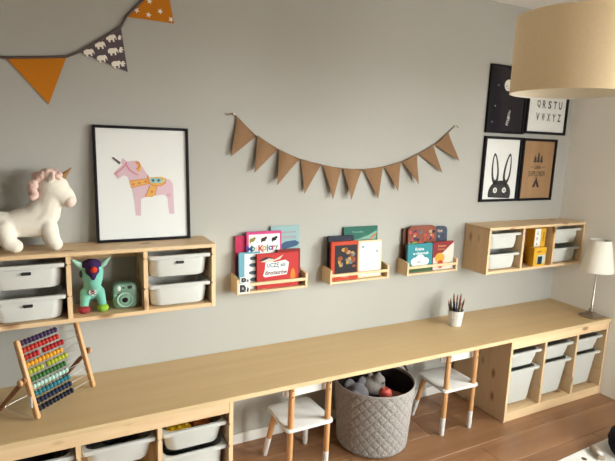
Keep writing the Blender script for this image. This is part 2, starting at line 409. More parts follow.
cloth_lump('folded_cloth', 'dark cloth lying in the leftmost bin under worktop', 'cloth', (cf(fxL, 0), -.26, .352), (.09, .16, .045), DARKC, 4)

# ------------------------------------------------------------------ pictures
def frame(name, label, cx, cz, w, h, y, fw=.017, depth=.02, lean=0, mount=None, glass=.04):
    """black framed picture; origin at the middle of its lower edge, back towards the wall; returns (thing, y of sheet)"""
    t = thing(name, label, 'picture', (cx, y, cz), (R(-lean), 0, 0), 'black framed pictures')
    m = MB(); d0, d1 = -depth, 0
    m.box(-w/2, w/2, d0, d1, 0, fw, .0015).box(-w/2, w/2, d0, d1, h-fw, h, .0015).box(-w/2, -w/2+fw, d0, d1, fw, h-fw, .0015).box(w/2-fw, w/2, d0, d1, fw, h-fw, .0015)
    m.build('frame', FRAMEB, t)
    MB().box(-w/2+fw-.002, w/2-fw+.002, -.009, -.002, fw-.002, h-fw+.002, 0).build('sheet', mount or PAPER, t)
    MB().box(-w/2+fw-.001, w/2-fw+.001, -.0165, -.0145, fw-.001, h-fw+.001, 0).build('pane', glassmat('picture_glass', glass), t, False)
    return t, -.0091
# the large horse picture leaning on the left shelf
BW, BH = .416, .517
bigt, ys = frame('framed_picture', 'large black framed pink unicorn print leaning on the pine shelf', .645, ZL+.30, BW, BH, -.040, .012, .018, 4.2)
def hp(X, Y): return (-(BW/2) - .010 + (110+X/6.586-92.2)/231.0, (242.0-(150+Y/6.586))/231.0)
def shape(name, pts, colr, lift=0): return MB().flatpoly([hp(*q) for q in pts], ys-lift, .0005).build(name, colr, bigt, False)
HP = flat('print_pink', 204, 174, 184); HY = flat('print_yellow', 214, 164, 78); HO = flat('print_orange', 205, 110, 70); HT = flat('print_turquoise', 120, 190, 195); HG = flat('print_grey', 90, 75, 85); HR = flat('print_rose', 205, 120, 135)
shape('horse_print', [(22, 140), (45, 178), (85, 150), (108, 160), (124, 195), (138, 260), (150, 330), (155, 428), (190, 430), (194, 312), (230, 300), (300, 292), (350, 286), (374, 305), (385, 424), (420, 424), (418, 300), (416, 212), (396, 182), (330, 165), (262, 168), (238, 142), (212, 95), (182, 50), (140, 52), (112, 60), (82, 34), (72, 50), (76, 84), (34, 122)], HP)
shape('horn_print', [(12, 34), (22, 28), (70, 64), (60, 78)], HG, .0006)
shape('mane_print', [(165, 62), (185, 55), (202, 85), (196, 120), (180, 128), (168, 108), (180, 90)], HY, .0006)
shape('collar_print', [(120, 190), (245, 172), (250, 208), (130, 236)], HY, .0006)
shape('saddle_print', [(240, 150), (260, 165), (330, 160), (368, 172), (362, 205), (330, 225), (275, 222), (250, 205)], HY, .0006)
shape('girth_print', [(255, 222), (305, 225), (290, 290), (270, 302), (222, 300), (240, 262)], HY, .0006)
def cdot(X, Y, rr, colr, lift=.0012): c = hp(X, Y); MB().disc(c[0], c[1], rr, rr, ys-lift, 16, .0005).build('dot_print', colr, bigt, False)
cdot(278, 186, .0125, HT); cdot(316, 186, .0125, HT); cdot(278, 186, .006, HG, .0018); cdot(316, 186, .006, HG, .0018)
for X, Y in ((145, 212), (185, 204), (228, 194)): cdot(X, Y, .0055, HO)
cdot(268, 265, .006, HO); cdot(385, 290, .008, HR); cdot(385, 290, .005, HP, .0018)
def stroke(pts, w, colr, lift=.0014, name='outline_print'):
    P = [Vector(hp(*q)) for q in pts]; m = MB()
    for a, b in zip(P, P[1:]):
        d = (b-a).normalized(); n = Vector((-d.y, d.x))*w/2
        m.flatpoly([tuple(a+n), tuple(a-n), tuple(b-n), tuple(b+n)], ys-lift, .0004)
    m.build(name, colr, bigt, False)
stroke([(25, 142), (60, 120), (95, 85), (110, 60)], .0045, HR); stroke([(105, 80), (125, 115), (160, 140), (180, 150)], .005, HR); stroke([(35, 140), (52, 160)], .003, HR)
stroke([(165, 62), (192, 66), (190, 92), (170, 110)], .005, HO)
stroke([(240, 150), (250, 205), (275, 222), (330, 225), (362, 205), (368, 172)], .0035, HO); stroke([(120, 190), (245, 172)], .003, HO); stroke([(130, 236), (250, 208)], .003, HO)
stroke([(255, 222), (240, 262), (222, 300)], .003, HO); stroke([(305, 225), (290, 290)], .003, HO)
stroke([(250, 160), (262, 178), (300, 200), (340, 198), (366, 176)], .004, flat('print_mint', 180, 215, 190), .0011)

# four small pictures in the corner
NIGHT = mat('night_print', (.010, .008, .014, 1), .8, 0, .15)
fa, ya = frame('framed_picture', 'black night-sky print with a white moon above the bunny picture', 2.938, 1.752, .345, .425, -.0005, mount=NIGHT)
OFFW = flat('print_offwhite', 225, 225, 218)
MB().disc(-.002, .305, .036, .036, ya, 28).build('moon_print', OFFW, fa, False)
MB().disc(-.018, .300, .006, .006, ya-.0008, 12).disc(-.006, .285, .005, .005, ya-.0008, 12).build('crater_print', flat('print_dim', 150, 150, 150), fa, False)
text('you', .028, .120, .026, ya, OFFW, fa, rot=75); text('me', .022, .083, .024, ya, OFFW, fa, rot=75)
for sx, sz in ((-.105, .17), (-.12, .07), (-.09, .30), (.10, .34), (-.02, .33)): MB().disc(sx, sz, .003, .003, ya, 8).build('star_print', OFFW, fa, False)
fb, yb = frame('framed_picture', 'black framed white alphabet print partly behind the pendant shade', 3.328, 1.760, .412, .42, -.0005)
LET = flat('print_letters', 70, 66, 66)
for row_, zz in (('ABCDEFGH', .355), ('IJKLMNOP', .278), ('QRSTU', .200), ('VWXYZ', .116)):
    n = len(row_)
    for i, ch in enumerate(row_): text(ch, (i-(n-1)/2)*.055*(5/n) + .022, zz, .052, yb, LET, fb, width=.034*min(1, 6/n), bold=.03)
fc, yc = frame('framed_picture', 'black framed white print of a black bunny with long ears', 2.941, 1.304, .345, .427, -.0005)
INK = flat('print_black', 22, 20, 24)
m = MB()
m.disc(.005, .052, .105, .088, yc, 32, .0006, -22, 202)
m.build('bunny_head_print', INK, fc, False)
def earpts(cx, cz, a, w, h): 
    c, s_ = math.cos(R(a)), math.sin(R(a)); o = []
    for k in range(28):
        th_ = 2*PI*k/28; u = w*math.cos(th_)*(1-.25*math.sin(th_)); v = h*math.sin(th_); o.append((cx+u*c-v*s_, cz+u*s_+v*c))
    return o
for sgn in (-1, 1):
    cxe = .005+sgn*.058
    MB().flatpoly(earpts(cxe, .215, -sgn*7, .033, .105), yc).build('bunny_ear_print', INK, fc, False)
    MB().flatpoly(earpts(cxe+sgn*.002, .222, -sgn*7, .017, .080), yc-.0008).build('ear_lining_print', PAPER, fc, False)
    MB().disc(.005+sgn*.042, .075, .018, .018, yc-.0008, 20).build('bunny_eye_print', PAPER, fc, False)
    text('x', .005+sgn*.042, .075, .016, yc-.0016, INK, fc, name='eye_cross_print', bold=.03)
KRAFT = wood('kraft_wood_print', (.37, .22, .105, 1), (.30, .165, .075, 1), 'z', None, .6, 8, 0)
fd, yd = frame('framed_picture', 'black framed brown print of three fir trees and a tent', 3.294, 1.304, .341, .425, -.0005, mount=KRAFT)
for i, (tx, th_) in enumerate(((-.03, .05), (.002, .075), (.034, .052))):
    m = MB(); b0 = .262
    for q in range(3):
        ww = .019*(1-.22*q); m.flatpoly([(tx-ww, b0+th_*(.08+.28*q)), (tx+ww, b0+th_*(.08+.28*q)), (tx, b0+th_*(.48+.26*q))], yd-.0002*q, .0006)
    m.flatpoly([(tx-.003, b0-.004), (tx+.003, b0-.004), (tx+.003, b0+.01), (tx-.003, b0+.01)], yd, .0006)
    m.build('fir_tree_print', INK, fd, False)
text('Little', .003, .232, .026, yd, INK, fd, width=.062, bold=.02)
MB().flatpoly([(-.068, .230), (-.042, .230), (-.042, .234), (-.068, .234)], yd).flatpoly([(.048, .230), (.074, .230), (.074, .234), (.048, .234)], yd).build('dash_print', INK, fd, False)
text('EXPLORER', .002, .186, .036, yd, INK, fd, width=.168, bold=.01)
MB().flatpoly([(-.034, .092), (-.012, .092), (.002, .122), (.016, .092), (.038, .092), (.006, .152), (.010, .162), (.006, .163), (.002, .156), (-.002, .163), (-.006, .162), (-.002, .152)], yd).build('tent_print', INK, fd, False)

# ------------------------------------------------------------------ buntings
def tri_flag(name, A, B, C, y, parent, material, curl=.0, thick=.0016, n=8):
    """cloth triangle A-B along the string, tip C, gently curled away from the wall"""
    A, B, C = Vector(A), Vector(B), Vector(C); m = MB(); bm = m.bm; fr = []; bk = []
    for i in range(n+1):
        rf = []; rb = []
        for j in range(n-i+1):
            u = j/n; v = i/n; w = 1-u-v
            p = A*w+B*u+C*v
            yy = y - curl*(math.sin(v*PI*.5)*(.4+.6*math.cos((u-w)*2.2)) + .35*(1+math.sin(u*5+v*3)))
            rf.append(bm.verts.new((p.x, yy-thick, p.y))); rb.append(bm.verts.new((p.x, yy, p.y)))
        fr.append(rf); bk.append(rb)
    for G in (fr, bk):
        for i in range(n):
            for j in range(n-i):
                bm.faces.new((G[i][j], G[i][j+1], G[i+1][j]))
                if j < n-i-1: bm.faces.new((G[i][j+1], G[i+1][j+1], G[i+1][j]))
    edge = [(0, j) for j in range(n+1)]+[(i, n-i) for i in range(1, n+1)]+[(i, 0) for i in range(n-1, 0, -1)]
    for a, b in zip(edge, edge[1:]+edge[:1]):
        bm.faces.new((fr[a[0]][a[1]], fr[b[0]][b[1]], bk[b[0]][b[1]], bk[a[0]][a[1]]))
    return m.build(name, material, parent)
gar = thing('bunting', 'brown burlap bunting of eleven flags strung across the grey wall', 'bunting', (0, 0, 0))
FL = [((1.097, 1.762), (1.201, 1.671), (1.064, 1.569)), ((1.205, 1.675), (1.322, 1.609), (1.185, 1.49)), ((1.324, 1.609), (1.449, 1.561), (1.31, 1.428)),
      ((1.453, 1.561), (1.581, 1.534), (1.476, 1.378)), ((1.588, 1.531), (1.711, 1.515), (1.651, 1.345)), ((1.715, 1.514), (1.846, 1.510), (1.765, 1.34)),
      ((1.852, 1.510), (1.991, 1.526), (1.958, 1.342)), ((1.995, 1.527), (2.117, 1.556), (2.092, 1.384)), ((2.121, 1.556), (2.234, 1.605), (2.237, 1.425)),
      ((2.240, 1.606), (2.352, 1.660), (2.426, 1.495)), ((2.357, 1.661), (2.463, 1.742), (2.553, 1.568))]
pts = [(1.077, -.008, 1.775)]
for i, (A, B, C) in enumerate(FL):
    tri_flag('flag', A, B, C, -.004, gar, BURLAP, .010+.005*((i*7) % 3))
    pts += [(A[0], -.008, A[1]), ((A[0]+B[0])/2, -.008, (A[1]+B[1])/2-.002), (B[0], -.008, B[1])]
pts += [(2.490, -.008, 1.766), (2.508, -.008, 1.781)]
MB().tube(pts, .0028, 8).build('string', STRINGM, gar)
for px_, pz_ in ((1.077, 1.775), (2.508, 1.781)):
    MB().lathe([(.003, 0), (.003, .012), (.006, .013), (.006, .016), (.002, .018)], (px_, -.0006, pz_), 12, axis='y').build('pin', CHROME, gar)
MB().tube([(1.072, -.008, 1.775), (1.05, -.010, 1.768), (1.035, -.008, 1.776)], .002, 6).build('string_end', STRINGM, gar)
MB().tube([(2.508, -.008, 1.781), (2.523, -.010, 1.784), (2.538, -.008, 1.770)], .002, 6).build('string_end', STRINGM, gar)

MUST = mat('mustard_cotton', srgb(190, 118, 32), .9, 0, .1, .3, 500, .06, 60)
GREYC = mat('grey_cotton', srgb(92, 82, 88), .9, 0, .1, .3, 500)
TAPE = mat('bias_tape', srgb(96, 84, 82), .9, 0, .1, .3, 300)
lg = thing('bunting', 'mustard and grey cotton bunting hung above the unicorn', 'bunting', (0, 0, 0))
f1 = tri_flag('flag', (.132, 1.940), (.350, 1.966), (.275, 1.771), -.004, lg, MUST)
f2 = tri_flag('flag', (.400, 1.992), (.568, 2.112), (.592, 1.928), -.004, lg, GREYC); f2['label'] = 'grey flag printed with white elephants'
f3 = tri_flag('flag', (.592, 2.158), (.760, 2.335), (.797, 2.157), -.004, lg, MUST); f3['label'] = 'mustard flag printed with white stars'
MB().tube([(-.16, -.006, 1.955), (0, -.006, 1.940), (.132, -.007, 1.942), (.25, -.007, 1.955), (.350, -.007, 1.968), (.402, -.007, 1.994), (.485, -.007, 2.052), (.568, -.007, 2.114), (.592, -.007, 2.160), (.66, -.007, 2.235), (.760, -.007, 2.337), (.80, -.006, 2.385)], .0055, 8).build('tape', TAPE, lg)
WPR = flat('print_white', 232, 226, 214, .9)
def elephant(cx, cz, s_, a):
    P = [(-1, -.1), (-.95, .35), (-.55, .62), (0, .66), (.30, .55), (.55, .70), (.85, .55), (1.0, .15), (1.02, -.35), (.85, -.42), (.84, 0), (.66, -.05), (.55, -.25), (.52, -.75), (.22, -.75), (.2, -.35), (-.25, -.35), (-.30, -.75), (-.62, -.75), (-.68, -.2), (-.9, -.35)]
    c, q = math.cos(R(a)), math.sin(R(a))
    MB().flatpoly([(cx+s_*(u*c-v*q), cz+s_*(u*q+v*c)) for u, v in P], -.0058, .0006).build('elephant_print', WPR, f2, False)
for ex, ez in ((.437, 1.993), (.482, 2.028), (.527, 2.062), (.488, 1.974), (.533, 2.008), (.546, 1.956)): elephant(ex, ez, .021, 12)
for ex, ez, s_ in ((.566, 2.018, .012), (.573, 1.960, .012), (.562, 2.068, .010)): elephant(ex, ez, s_, 70)
def star(cx, cz, r_s, a):
    P = [(cx+(r_s if k % 2 == 0 else r_s*.42)*math.sin(R(a+36*k)), cz+(r_s if k % 2 == 0 else r_s*.42)*math.cos(R(a+36*k))) for k in range(10)]
    MB().flatpoly(P, -.0058, .0006).build('star_print', WPR, f3, False)
for sx, sz, a in ((.685, 2.178, 10), (.735, 2.200, 25), (.635, 2.190, 40), (.690, 2.235, 5), (.735, 2.262, 15), (.782, 2.172, 30), (.752, 2.228+.07, 5)): star(sx, sz, .013, a)

# ------------------------------------------------------------------ book racks and books
def rack(x0, label):
    t = thing('book_rack', label, 'book rack', (x0, 0, .882), group='wooden book racks on the wall'); w = .397
    for a in (0, w-.012):
        MB().prism([(-.0005, 0), (-.10, 0), (-.10, .078), (-.03, .090), (-.0005, .090)], 'x', a, a+.012).build('side_panel', wood('aspen_z', (.70, .52, .315, 1), (.62, .44, .25, 1), 'z', None, .5, 10, 0), t, False)
    MB().box(.012, w-.012, -.098, -.002, 0, .012).build('bottom_board', RACKW, t)
    MB().box(.012, w-.012, -.100, -.088, .040, .056).build('front_rail', RACKW, t)
    MB().box(.012, w-.012, -.0125, -.0005, .045, .075).build('back_rail', RACKW, t)
    return t
RX = (1.075, 1.612, 2.143)
rack(RX[0], 'wooden book rack nearest the horse picture, red and pink books in it')
rack(RX[1], 'middle wooden book rack, with a navy and a green book')
rack(RX[2], 'wooden book rack nearest the corner shelf, with teal book')
ZB = .8945
def book(x0, x1, z1, yb, t, col, label, lean=6, cat='book', group='picture books in the wall racks', rc=0):
    """hardback: cover boards and spine wrapped round a page block; standing, leaning back; origin at lower back middle"""
    w = x1-x0; h = (z1-ZB)/math.cos(R(lean))
    o = thing('picture_book', label, cat, ((x0+x1)/2, yb-.004, ZB+.0002), (R(-lean), 0, 0), group)
    c = .0025
    if rc:
        def rr(y): 
            L_ = [(-w/2, y, 0), (w/2, y, 0)]
            for k in range(7): a = R(90*k/6); L_.append((w/2-rc+rc*math.cos(a), y, h-rc+rc*math.sin(a)))
            for k in range(7): a = R(90+90*k/6); L_.append((-w/2+rc+rc*math.cos(a), y, h-rc+rc*math.sin(a)))
            return L_
        MB().loft([rr(0), rr(-c)]).loft([rr(-t+c), rr(-t)]).box(-w/2, -w/2+.003, -t+.0005, -.0005, 0, h-rc, 0).build('cover', col, o, False)
        MB().box(-w/2+.004, w/2-.006, -t+c, -c, .003, h-rc, 0).build('page_block', PAGES, o, False)
    else:
        MB().box(-w/2, w/2, -c, 0, 0, h, .0006).box(-w/2, w/2, -t, -t+c, 0, h, .0006).box(-w/2, -w/2+.003, -t+.0005, -.0005, 0, h, .0006).build('cover', col, o)
        MB().box(-w/2+.003, w/2-.004, -t+c, -c, .003, h-.003, 0).build('page_block', PAGES, o, False)
    return o, -t, w, h
def bprint(o, name, poly, y, colr, lift=0): return MB().flatpoly(poly, y-lift, .0004).build(name, colr, o, False)
def brect(o, name, x0, x1, z0, z1, y, colr, lift=0): return bprint(o, name, [(x0, z0), (x1, z0), (x1, z1), (x0, z1)], y, colr, lift)
def bdisc(o, name, cx, cz, rx, rz, y, colr, lift=0): return MB().disc(cx, cz, rx, rz, y-lift, 18, .0004).build(name, colr, o, False)
C = lambda n, r, g, b: mat('ink_'+n, tuple(c*.72 for c in srgb(r, g, b)[:3])+(1,), .6, 0, .2)
# rack 1
o, y, w, h = book(1.288, 1.456, 1.208, -.014, .011, C('sky', 160, 196, 200), 'light blue book standing at the back above the red book', 3)
text('Przyjaciele', 0, h-.035, .018, y, C('rose', 205, 120, 130), o, width=.13); text('z morza', .02, h-.062, .014, y, C('rose', 205, 120, 130), o)
bprint(o, 'whale_print', [(-.06, h-.118), (.0, h-.085), (.06, h-.08), (.085, h-.095), (.07, h-.11), (.0, h-.125)], y, C('slate', 70, 100, 135))
o, y, w, h = book(1.091, 1.20, 1.167, -.016, .012, C('magenta', 200, 50, 95), 'magenta and violet book at the left back of the rack', 3)
brect(o, 'violet_print', -w/2, w/2, 0, h*.62, y, C('violet', 84, 58, 110))
o, y, w, h = book(1.147, 1.343, 1.187, -.029, .012, C('pink', 226, 82, 146), 'pink bordered white book with coloured letters and animal pictures', 3)
brect(o, 'white_print', -w/2+.012, w/2-.010, .02, h-.014, y, PAPER)
for i, (ch, cc) in enumerate(zip('MojKolory', ('blue', 'green', 'orange', 'red', 'yellow2', 'teal', 'blue', 'red', 'green'))):
    cmap = {'blue': (60, 90, 170), 'green': (70, 150, 80), 'orange': (230, 130, 50), 'red': (205, 60, 60), 'yellow2': (220, 170, 50), 'teal': (60, 150, 160)}
    text(ch, -.082+i*.0175+(.012 if i > 2 else 0), h-.088, .036 if ch in 'MKl' else .024, y-.0005, C(cc, *cmap[cc]), o, bold=.03)
for cx, cc in ((-.068, 'olive'), (-.005, 'brownd'), (.055, 'blackish')):
    m = MB(); m.disc(cx, h-.042, .014, .010, y-.0005, 14, .0004).disc(cx+.012, h-.034, .008, .007, y-.0010, 12, .0004).disc(cx-.010, h-.050, .004, .008, y-.0010, 10, .0004)
    m.build('animal_print', C(cc, *{'olive': (150, 140, 60), 'brownd': (70, 50, 45), 'blackish': (40, 36, 40)}[cc]), o, False)
o, y, w, h = book(1.310, 1.447, 1.088, -.043, .014, C('maroon', 140, 46, 40), 'maroon book just behind the red book', 3)
o, y, w, h = book(1.099, 1.215, 1.086, -.044, .014, C('cyan', 120, 180, 200), 'pale blue and white book left of the red book', 3)
brect(o, 'white_print', -w/2+.030, w/2, 0, h-.008, y, PAPER)
for zz, ww in ((.160, .020), (.125, .024), (.085, .026), (.05, .020)): bdisc(o, 'vehicle_print', .02, zz, ww, .010, y, C('greyblue', 90, 110, 125), .0005)
o, y, w, h = book(1.190, 1.426, 1.077, -.061, .016, C('red', 206, 62, 40), 'bright red book with a white title and diving bird', 3)
bprint(o, 'title_cloud_print', [(-.075, .100), (-.085, .068), (-.075, .060), (.05, .066), (.055, .085), (.062, .130), (.04, .144), (-.02, .136), (-.055, .146), (-.072, .134)], y, PAPER)
text('UCZĘ się', -.010, .118, .030, y-.0005, C('tealdark', 50, 110, 115), o, width=.105, bold=.02)
text('dinozaurów', -.012, .082, .023, y-.0005, C('darkred', 110, 30, 30), o, width=.125, bold=.02)
bprint(o, 'bird_print', [(-.10, .142), (-.05, .158), (-.02, .150), (.03, .172), (.01, .150), (-.03, .140), (-.07, .138)], y, C('bone', 225, 215, 200), .0006)
bprint(o, 'bird_shadow_print', [(-.108, .150), (-.06, .142), (-.03, .160), (-.07, .166)], y, INK, .0003)
bdisc(o, 'dinosaur_print', .086, .055, .014, .040, y, C('orange2', 226, 140, 50)); bdisc(o, 'dinosaur_print', .02, .030, .045, .012, y, C('orange2', 226, 140, 50))
# photo cards clipped to the rack's front
for i, (cx, cz, sx, sz, lab) in enumerate(((1.112, .889, .060, .052, 'larger black and white photo card on the rack front'), (1.115, .944, .048, .030, 'smaller black and white photo card above the larger one'))):
    t = thing('photo_card', lab, 'photo', (cx, -.1003, cz), (0, 0, 0), 'photo cards on the book rack')
    MB().box(-sx/2, sx/2, -.0012, 0, 0, sz, 0).build('card', PAPER, t)
    rnd = random.Random(5+i); m = MB()
    m.flatpoly([(-sx*.40, sz*.12), (sx*.12, sz*.12), (sx*.16, sz*.55), (0, sz*.85), (-sx*.40, sz*.88)], -.0012, .0003)
    m.flatpoly([(sx*.20, sz*.12), (sx*.40, sz*.12), (sx*.40, sz*.5), (sx*.28, sz*.62)], -.0012, .0003)
    m.build('picture_print', INK, t, False)
    MB().disc(-sx*.12, sz*.5, sx*.10, sz*.13, -.0016, 14, .0003).disc(sx*.05, sz*.25, sx*.05, sz*.06, -.0016, 12, .0003).build('face_print', C('greyphoto', 165, 160, 158), t, False)
# rack 2
o, y, w, h = book(1.738, 1.970, 1.183, -.014, .011, C('seagreen', 46, 112, 96), 'dark green picture book at the back of the middle rack', 3)
bprint(o, 'sea_print', [(-.09, .16), (.10, .19), (.11, .262), (.05, .235), (-.03, .215), (-.085, .205)], y, C('seafoam', 140, 185, 165)); text('Podwodny', -.02, h-.032, .016, y, C('palegreen', 150, 200, 180), o)
bprint(o, 'fish_print', [(.05, .20), (.10, .23), (.112, .25), (.08, .235)], y, C('salmon', 215, 130, 90), .0006)
o, y, w, h = book(1.627, 1.795, 1.139, -.029, .014, C('navy', 44, 48, 66), 'navy blue book behind the orange bordered book', 3)
bdisc(o, 'planet_print', -.05, .12, .02, .02, y, C('navy2', 66, 72, 92)); text('NOC', .03, h-.03, .02, y, C('navy3', 90, 92, 110), o)
o, y, w, h = book(1.627, 1.801, 1.113, -.060, .020, C('orangered', 204, 74, 44), 'orange red book with a dark cartoon picture on the cover', 3)
brect(o, 'picture_print', -w/2+.022, w/2-.006, .035, h-.020, y, C('darkpic', 44, 38, 44))
rnd = random.Random(2)
for k in range(18):
    cc = rnd.choice((('gold', 205, 160, 70), ('rust', 150, 80, 50), ('steel', 120, 130, 135), ('tan', 190, 150, 110), ('gold', 205, 160, 70)))
    bdisc(o, 'figure_print', rnd.uniform(-.045, .06), rnd.uniform(.065, .180), rnd.uniform(.007, .017), rnd.uniform(.007, .017), y, C(*cc), .0005+.0001*k)
text('Przygody', .002, .019, .012, y, PAPER, o)
o, y, w, h = book(1.808, 1.970, 1.110, -.062, .010, RACKW, 'white diploma card in a thin wooden frame beside orange book', 3, 'framed card', None)
brect(o, 'diploma_print', -w/2+.012, w/2-.010, .010, h-.010, y, PAPER)
for zz, ww in ((.170, .025), (.145, .036), (.135, .03), (.105, .028), (.095, .032), (.065, .025)): brect(o, 'text_line_print', -ww, ww, zz, zz+.0022, y, C('greyline', 165, 165, 175), .0005)
bdisc(o, 'stamp_print', -.050, .180, .007, .007, y, C('stampblue', 110, 140, 180), .0005); bdisc(o, 'stamp_print', .048, .150, .006, .007, y, C('stampgreen', 120, 130, 110), .0005); bdisc(o, 'seal_print', .0, .030, .006, .004, y, C('sealgold', 190, 150, 90), .0005)
# rack 3
o, y, w, h = book(2.157, 2.250, 1.155, -.014, .012, C('bark', 96, 62, 44), 'brown book at the left back of the corner rack', 3)
brect(o, 'white_print', -.022, .03, .07, .16, y, PAPER)
o, y, w, h = book(2.184, 2.402, 1.170, -.029, .014, C('collage', 150, 84, 66), 'colourful round-cornered activity book with green lower cover', 3, rc=.035)
brect(o, 'meadow_print', -w/2, w/2, 0, h*.62, y, C('meadow', 92, 140, 66)); rnd = random.Random(11)
for k in range(26):
    cc = rnd.choice((('plum', 84, 60, 92), ('coral', 206, 92, 76), ('steel2', 96, 112, 130), ('sand', 205, 170, 130), ('ink', 46, 44, 56), ('coral', 206, 92, 76)))
    bdisc(o, 'character_print', rnd.uniform(-w/2+.015, w/2-.02), rnd.uniform(h*.60, h-.025), rnd.uniform(.008, .016), rnd.uniform(.007, .014), y, C(*cc), .0005+.00008*k)
bdisc(o, 'lime_print', -.062, h*.60, .026, .014, y, C('lime', 140, 196, 60), .003)
o, y, w, h = book(2.408, 2.508, 1.158, -.014, .013, C('bluegrey', 74, 86, 104), 'blue grey round-cornered book at the back right of corner rack', 3, rc=.03)
for k in range(8): bdisc(o, 'character_print', rnd.uniform(-.025, .025), rnd.uniform(h*.62, h-.025), .008, .009, y, C(*rnd.choice((('sand', 205, 170, 130), ('plum', 84, 60, 92), ('silver', 150, 160, 168)))), .0005+.0001*k)
o, y, w, h = book(2.160, 2.352, 1.067, -.060, .014, C('teal', 36, 98, 112), 'teal book with white cloud picture in the corner rack', 3)
text('Kraina', -.005, h-.032, .019, y, PAPER, o, bold=.02); text('w chmurach', .004, h-.058, .018, y, PAPER, o, width=.12, bold=.02)
m = MB()
for cx, cz, rx in ((-.036, .064, .034), (.0, .078, .036), (.038, .062, .032), (.0, .045, .06)): m.disc(cx, cz, rx, rx*.75 if rx < .04 else .022, y-.0001*cx, 20, .0004)
m.build('cloud_print', PAPER, o, False); brect(o, 'grass_print', -w/2+.003, w/2, .002, .022, y, C('moss', 70, 100, 56), .0006)
o, y, w, h = book(2.355, 2.524, 1.070, -.060, .014, C('burgundy', 150, 50, 52), 'burgundy book with an orange fruit picture in corner rack', 3)
text('Smaczne', -.012, h-.026, .014, y, C('apricot', 236, 170, 120), o, bold=.02); text('historie', -.018, h-.046, .012, y, C('apricot', 236, 170, 120), o)
bprint(o, 'white_print', [(-w/2+.003, .0), (w/2, .0), (w/2, h-.006), (w/2-.035, h-.03), (-.005, .105), (-w/2+.003, .075)], y, C('cream', 232, 224, 210))
bdisc(o, 'fruit_print', -.028, .074, .038, .032, y, C('amber', 238, 170, 60), .0006); bdisc(o, 'fruit_print', -.022, .034, .024, .026, y, C('coralred', 205, 70, 50), .0010)

# ------------------------------------------------------------------ boxes in the corner shelf
zs = ZR+.0182
def carton(name, label, x0, x1, y0, y1, h, col, prints=(), side=None):
    t = thing(name, label, 'box', ((x0+x1)/2, (y0+y1)/2, zs), group='boxes in the corner wall shelf')
    w, d = x1-x0, y1-y0
    MB().box(-w/2, w/2, -d/2, d/2, 0, h*.80, .001).build('box_base', col, t)
    MB().box(-w/2-.001, w/2+.001, -d/2-.001, d/2+.001, h*.80, h, .001).build('box_lid', col, t)
    return t, -d/2-.001, w
t, y, w = carton('game_box', 'brown cardboard box at the back left of the corner shelf', XR+.330, XR+.472, -.100, -.020, .225, flat('cardboard', 120, 76, 50))
MB().disc(.0, .15, .02, .012, y, 16).build('logo_print', C('cardprint', 84, 56, 40), t, False)
text('PUZZLE', 0, .06, .016, y, C('cardprint', 84, 56, 40), t)
YB = flat('box_yellow', 208, 158, 26, .5)
t, y, w = carton('game_box', 'tall yellow box with a white panel in the corner shelf', XR+.476, XR+.585, -.16, -.085, .246, YB)
brect(t, 'white_panel_print', -w/2+.002, .004, .03, .245, y, PAPER)
for i, ch in enumerate('GRA'): text(ch, -.028, .215-.038*i, .022, y-.0006, C('boxgrey', 84, 80, 84), t)
text('MEMO', .034, .19, .016, y, C('boxbrown', 120, 70, 30), t, rot=90)
t, y, w = carton('game_box', 'low yellow box with a dark picture, front of the corner shelf', XR+.432, XR+.552, -.205, -.165, .125, YB)
brect(t, 'picture_print', -.028, .05, .018, .075, y, C('palebox', 205, 215, 205)); brect(t, 'picture_print', -.022, .022, .012, .066, y, C('petrol', 26, 58, 76), .0006)
text('quiz', -.01, .098, .02, y, C('boxbrown', 120, 70, 30), t)

# ------------------------------------------------------------------ plush unicorn on the left shelf
ZT = ZL+.3002
u = thing('plush_unicorn', 'white plush unicorn with pink mane standing on the pine shelf', 'plush toy', (0, 0, ZT))
m = MB()
def chain(m, pts):
    for (a, ra), (b, rb) in zip(pts, pts[1:]):
        a, b = Vector(a), Vector(b)
        for k in range(7):
            f = k/6; m.ell(a.lerp(b, f), (ra+(rb-ra)*f,)*3, 14, 9)
chain(m, [((.050, -.105, .108), .056), ((.13, -.108, .106), .052), ((.215, -.110, .108), .056), ((.248, -.112, .150), .050)])
chain(m, [((.245, -.112, .150), .052), ((.258, -.116, .205), .051), ((.268, -.118, .240), .052)])
chain(m, [((.120, -.108, .112), .048), ((.195, -.110, .140), .048), ((.240, -.113, .190), .047)]); m.ell((.272, -.120, .255), (.062, .054, .058)); chain(m, [((.280, -.122, .246), .052), ((.312, -.130, .224), .040), ((.324, -.134, .210), .034)])
for lx, ly, fx in ((.094, -.148, .036), (.070, -.066, .034), (.250, -.142, .022), (.240, -.070, .022)):
    chain(m, [((lx, ly, .095), .036), ((lx+.012, ly-.004 if ly < -.1 else ly, .040), .030), ((lx+fx, ly-.008 if ly < -.1 else ly, .0275), .0275)])
remesh(m, .0055, 'body', PLUSHW, u, 6)
MB().ell((.330, -.138, .203), (.027, .034, .029), rot=Euler((0, R(35), 0))).build('muzzle', mat('pink_plush', (.72, .58, .51, 1), .95, 0, .1, .3, 300), u)
MB().tube([(.305, -.122, .293), (.322, -.122, .313), (.345, -.122, .337)], [.015, .0095, .002], 14).build('horn', mat('gold_felt', (.27, .145, .055, 1), .6, 0, .4, .3, 200), u)
m = MB(); rnd = random.Random(4)
for k in range(34):
    a = R(52+k*4.9); rr_ = .061+.003*math.sin(k*1.9)
    cx, cz = .262+rr_*math.cos(a), .252+rr_*.98*math.sin(a)
    for sy in (-.030, -.012, .012, .030): m.ell((cx+rnd.uniform(-.008, .006), -.118+sy+rnd.uniform(-.007, .007), cz+rnd.uniform(-.008, .008)), (rnd.uniform(.010, .016),)*3, 8, 6)
remesh(m, .0032, 'mane', PINK, u, 1)
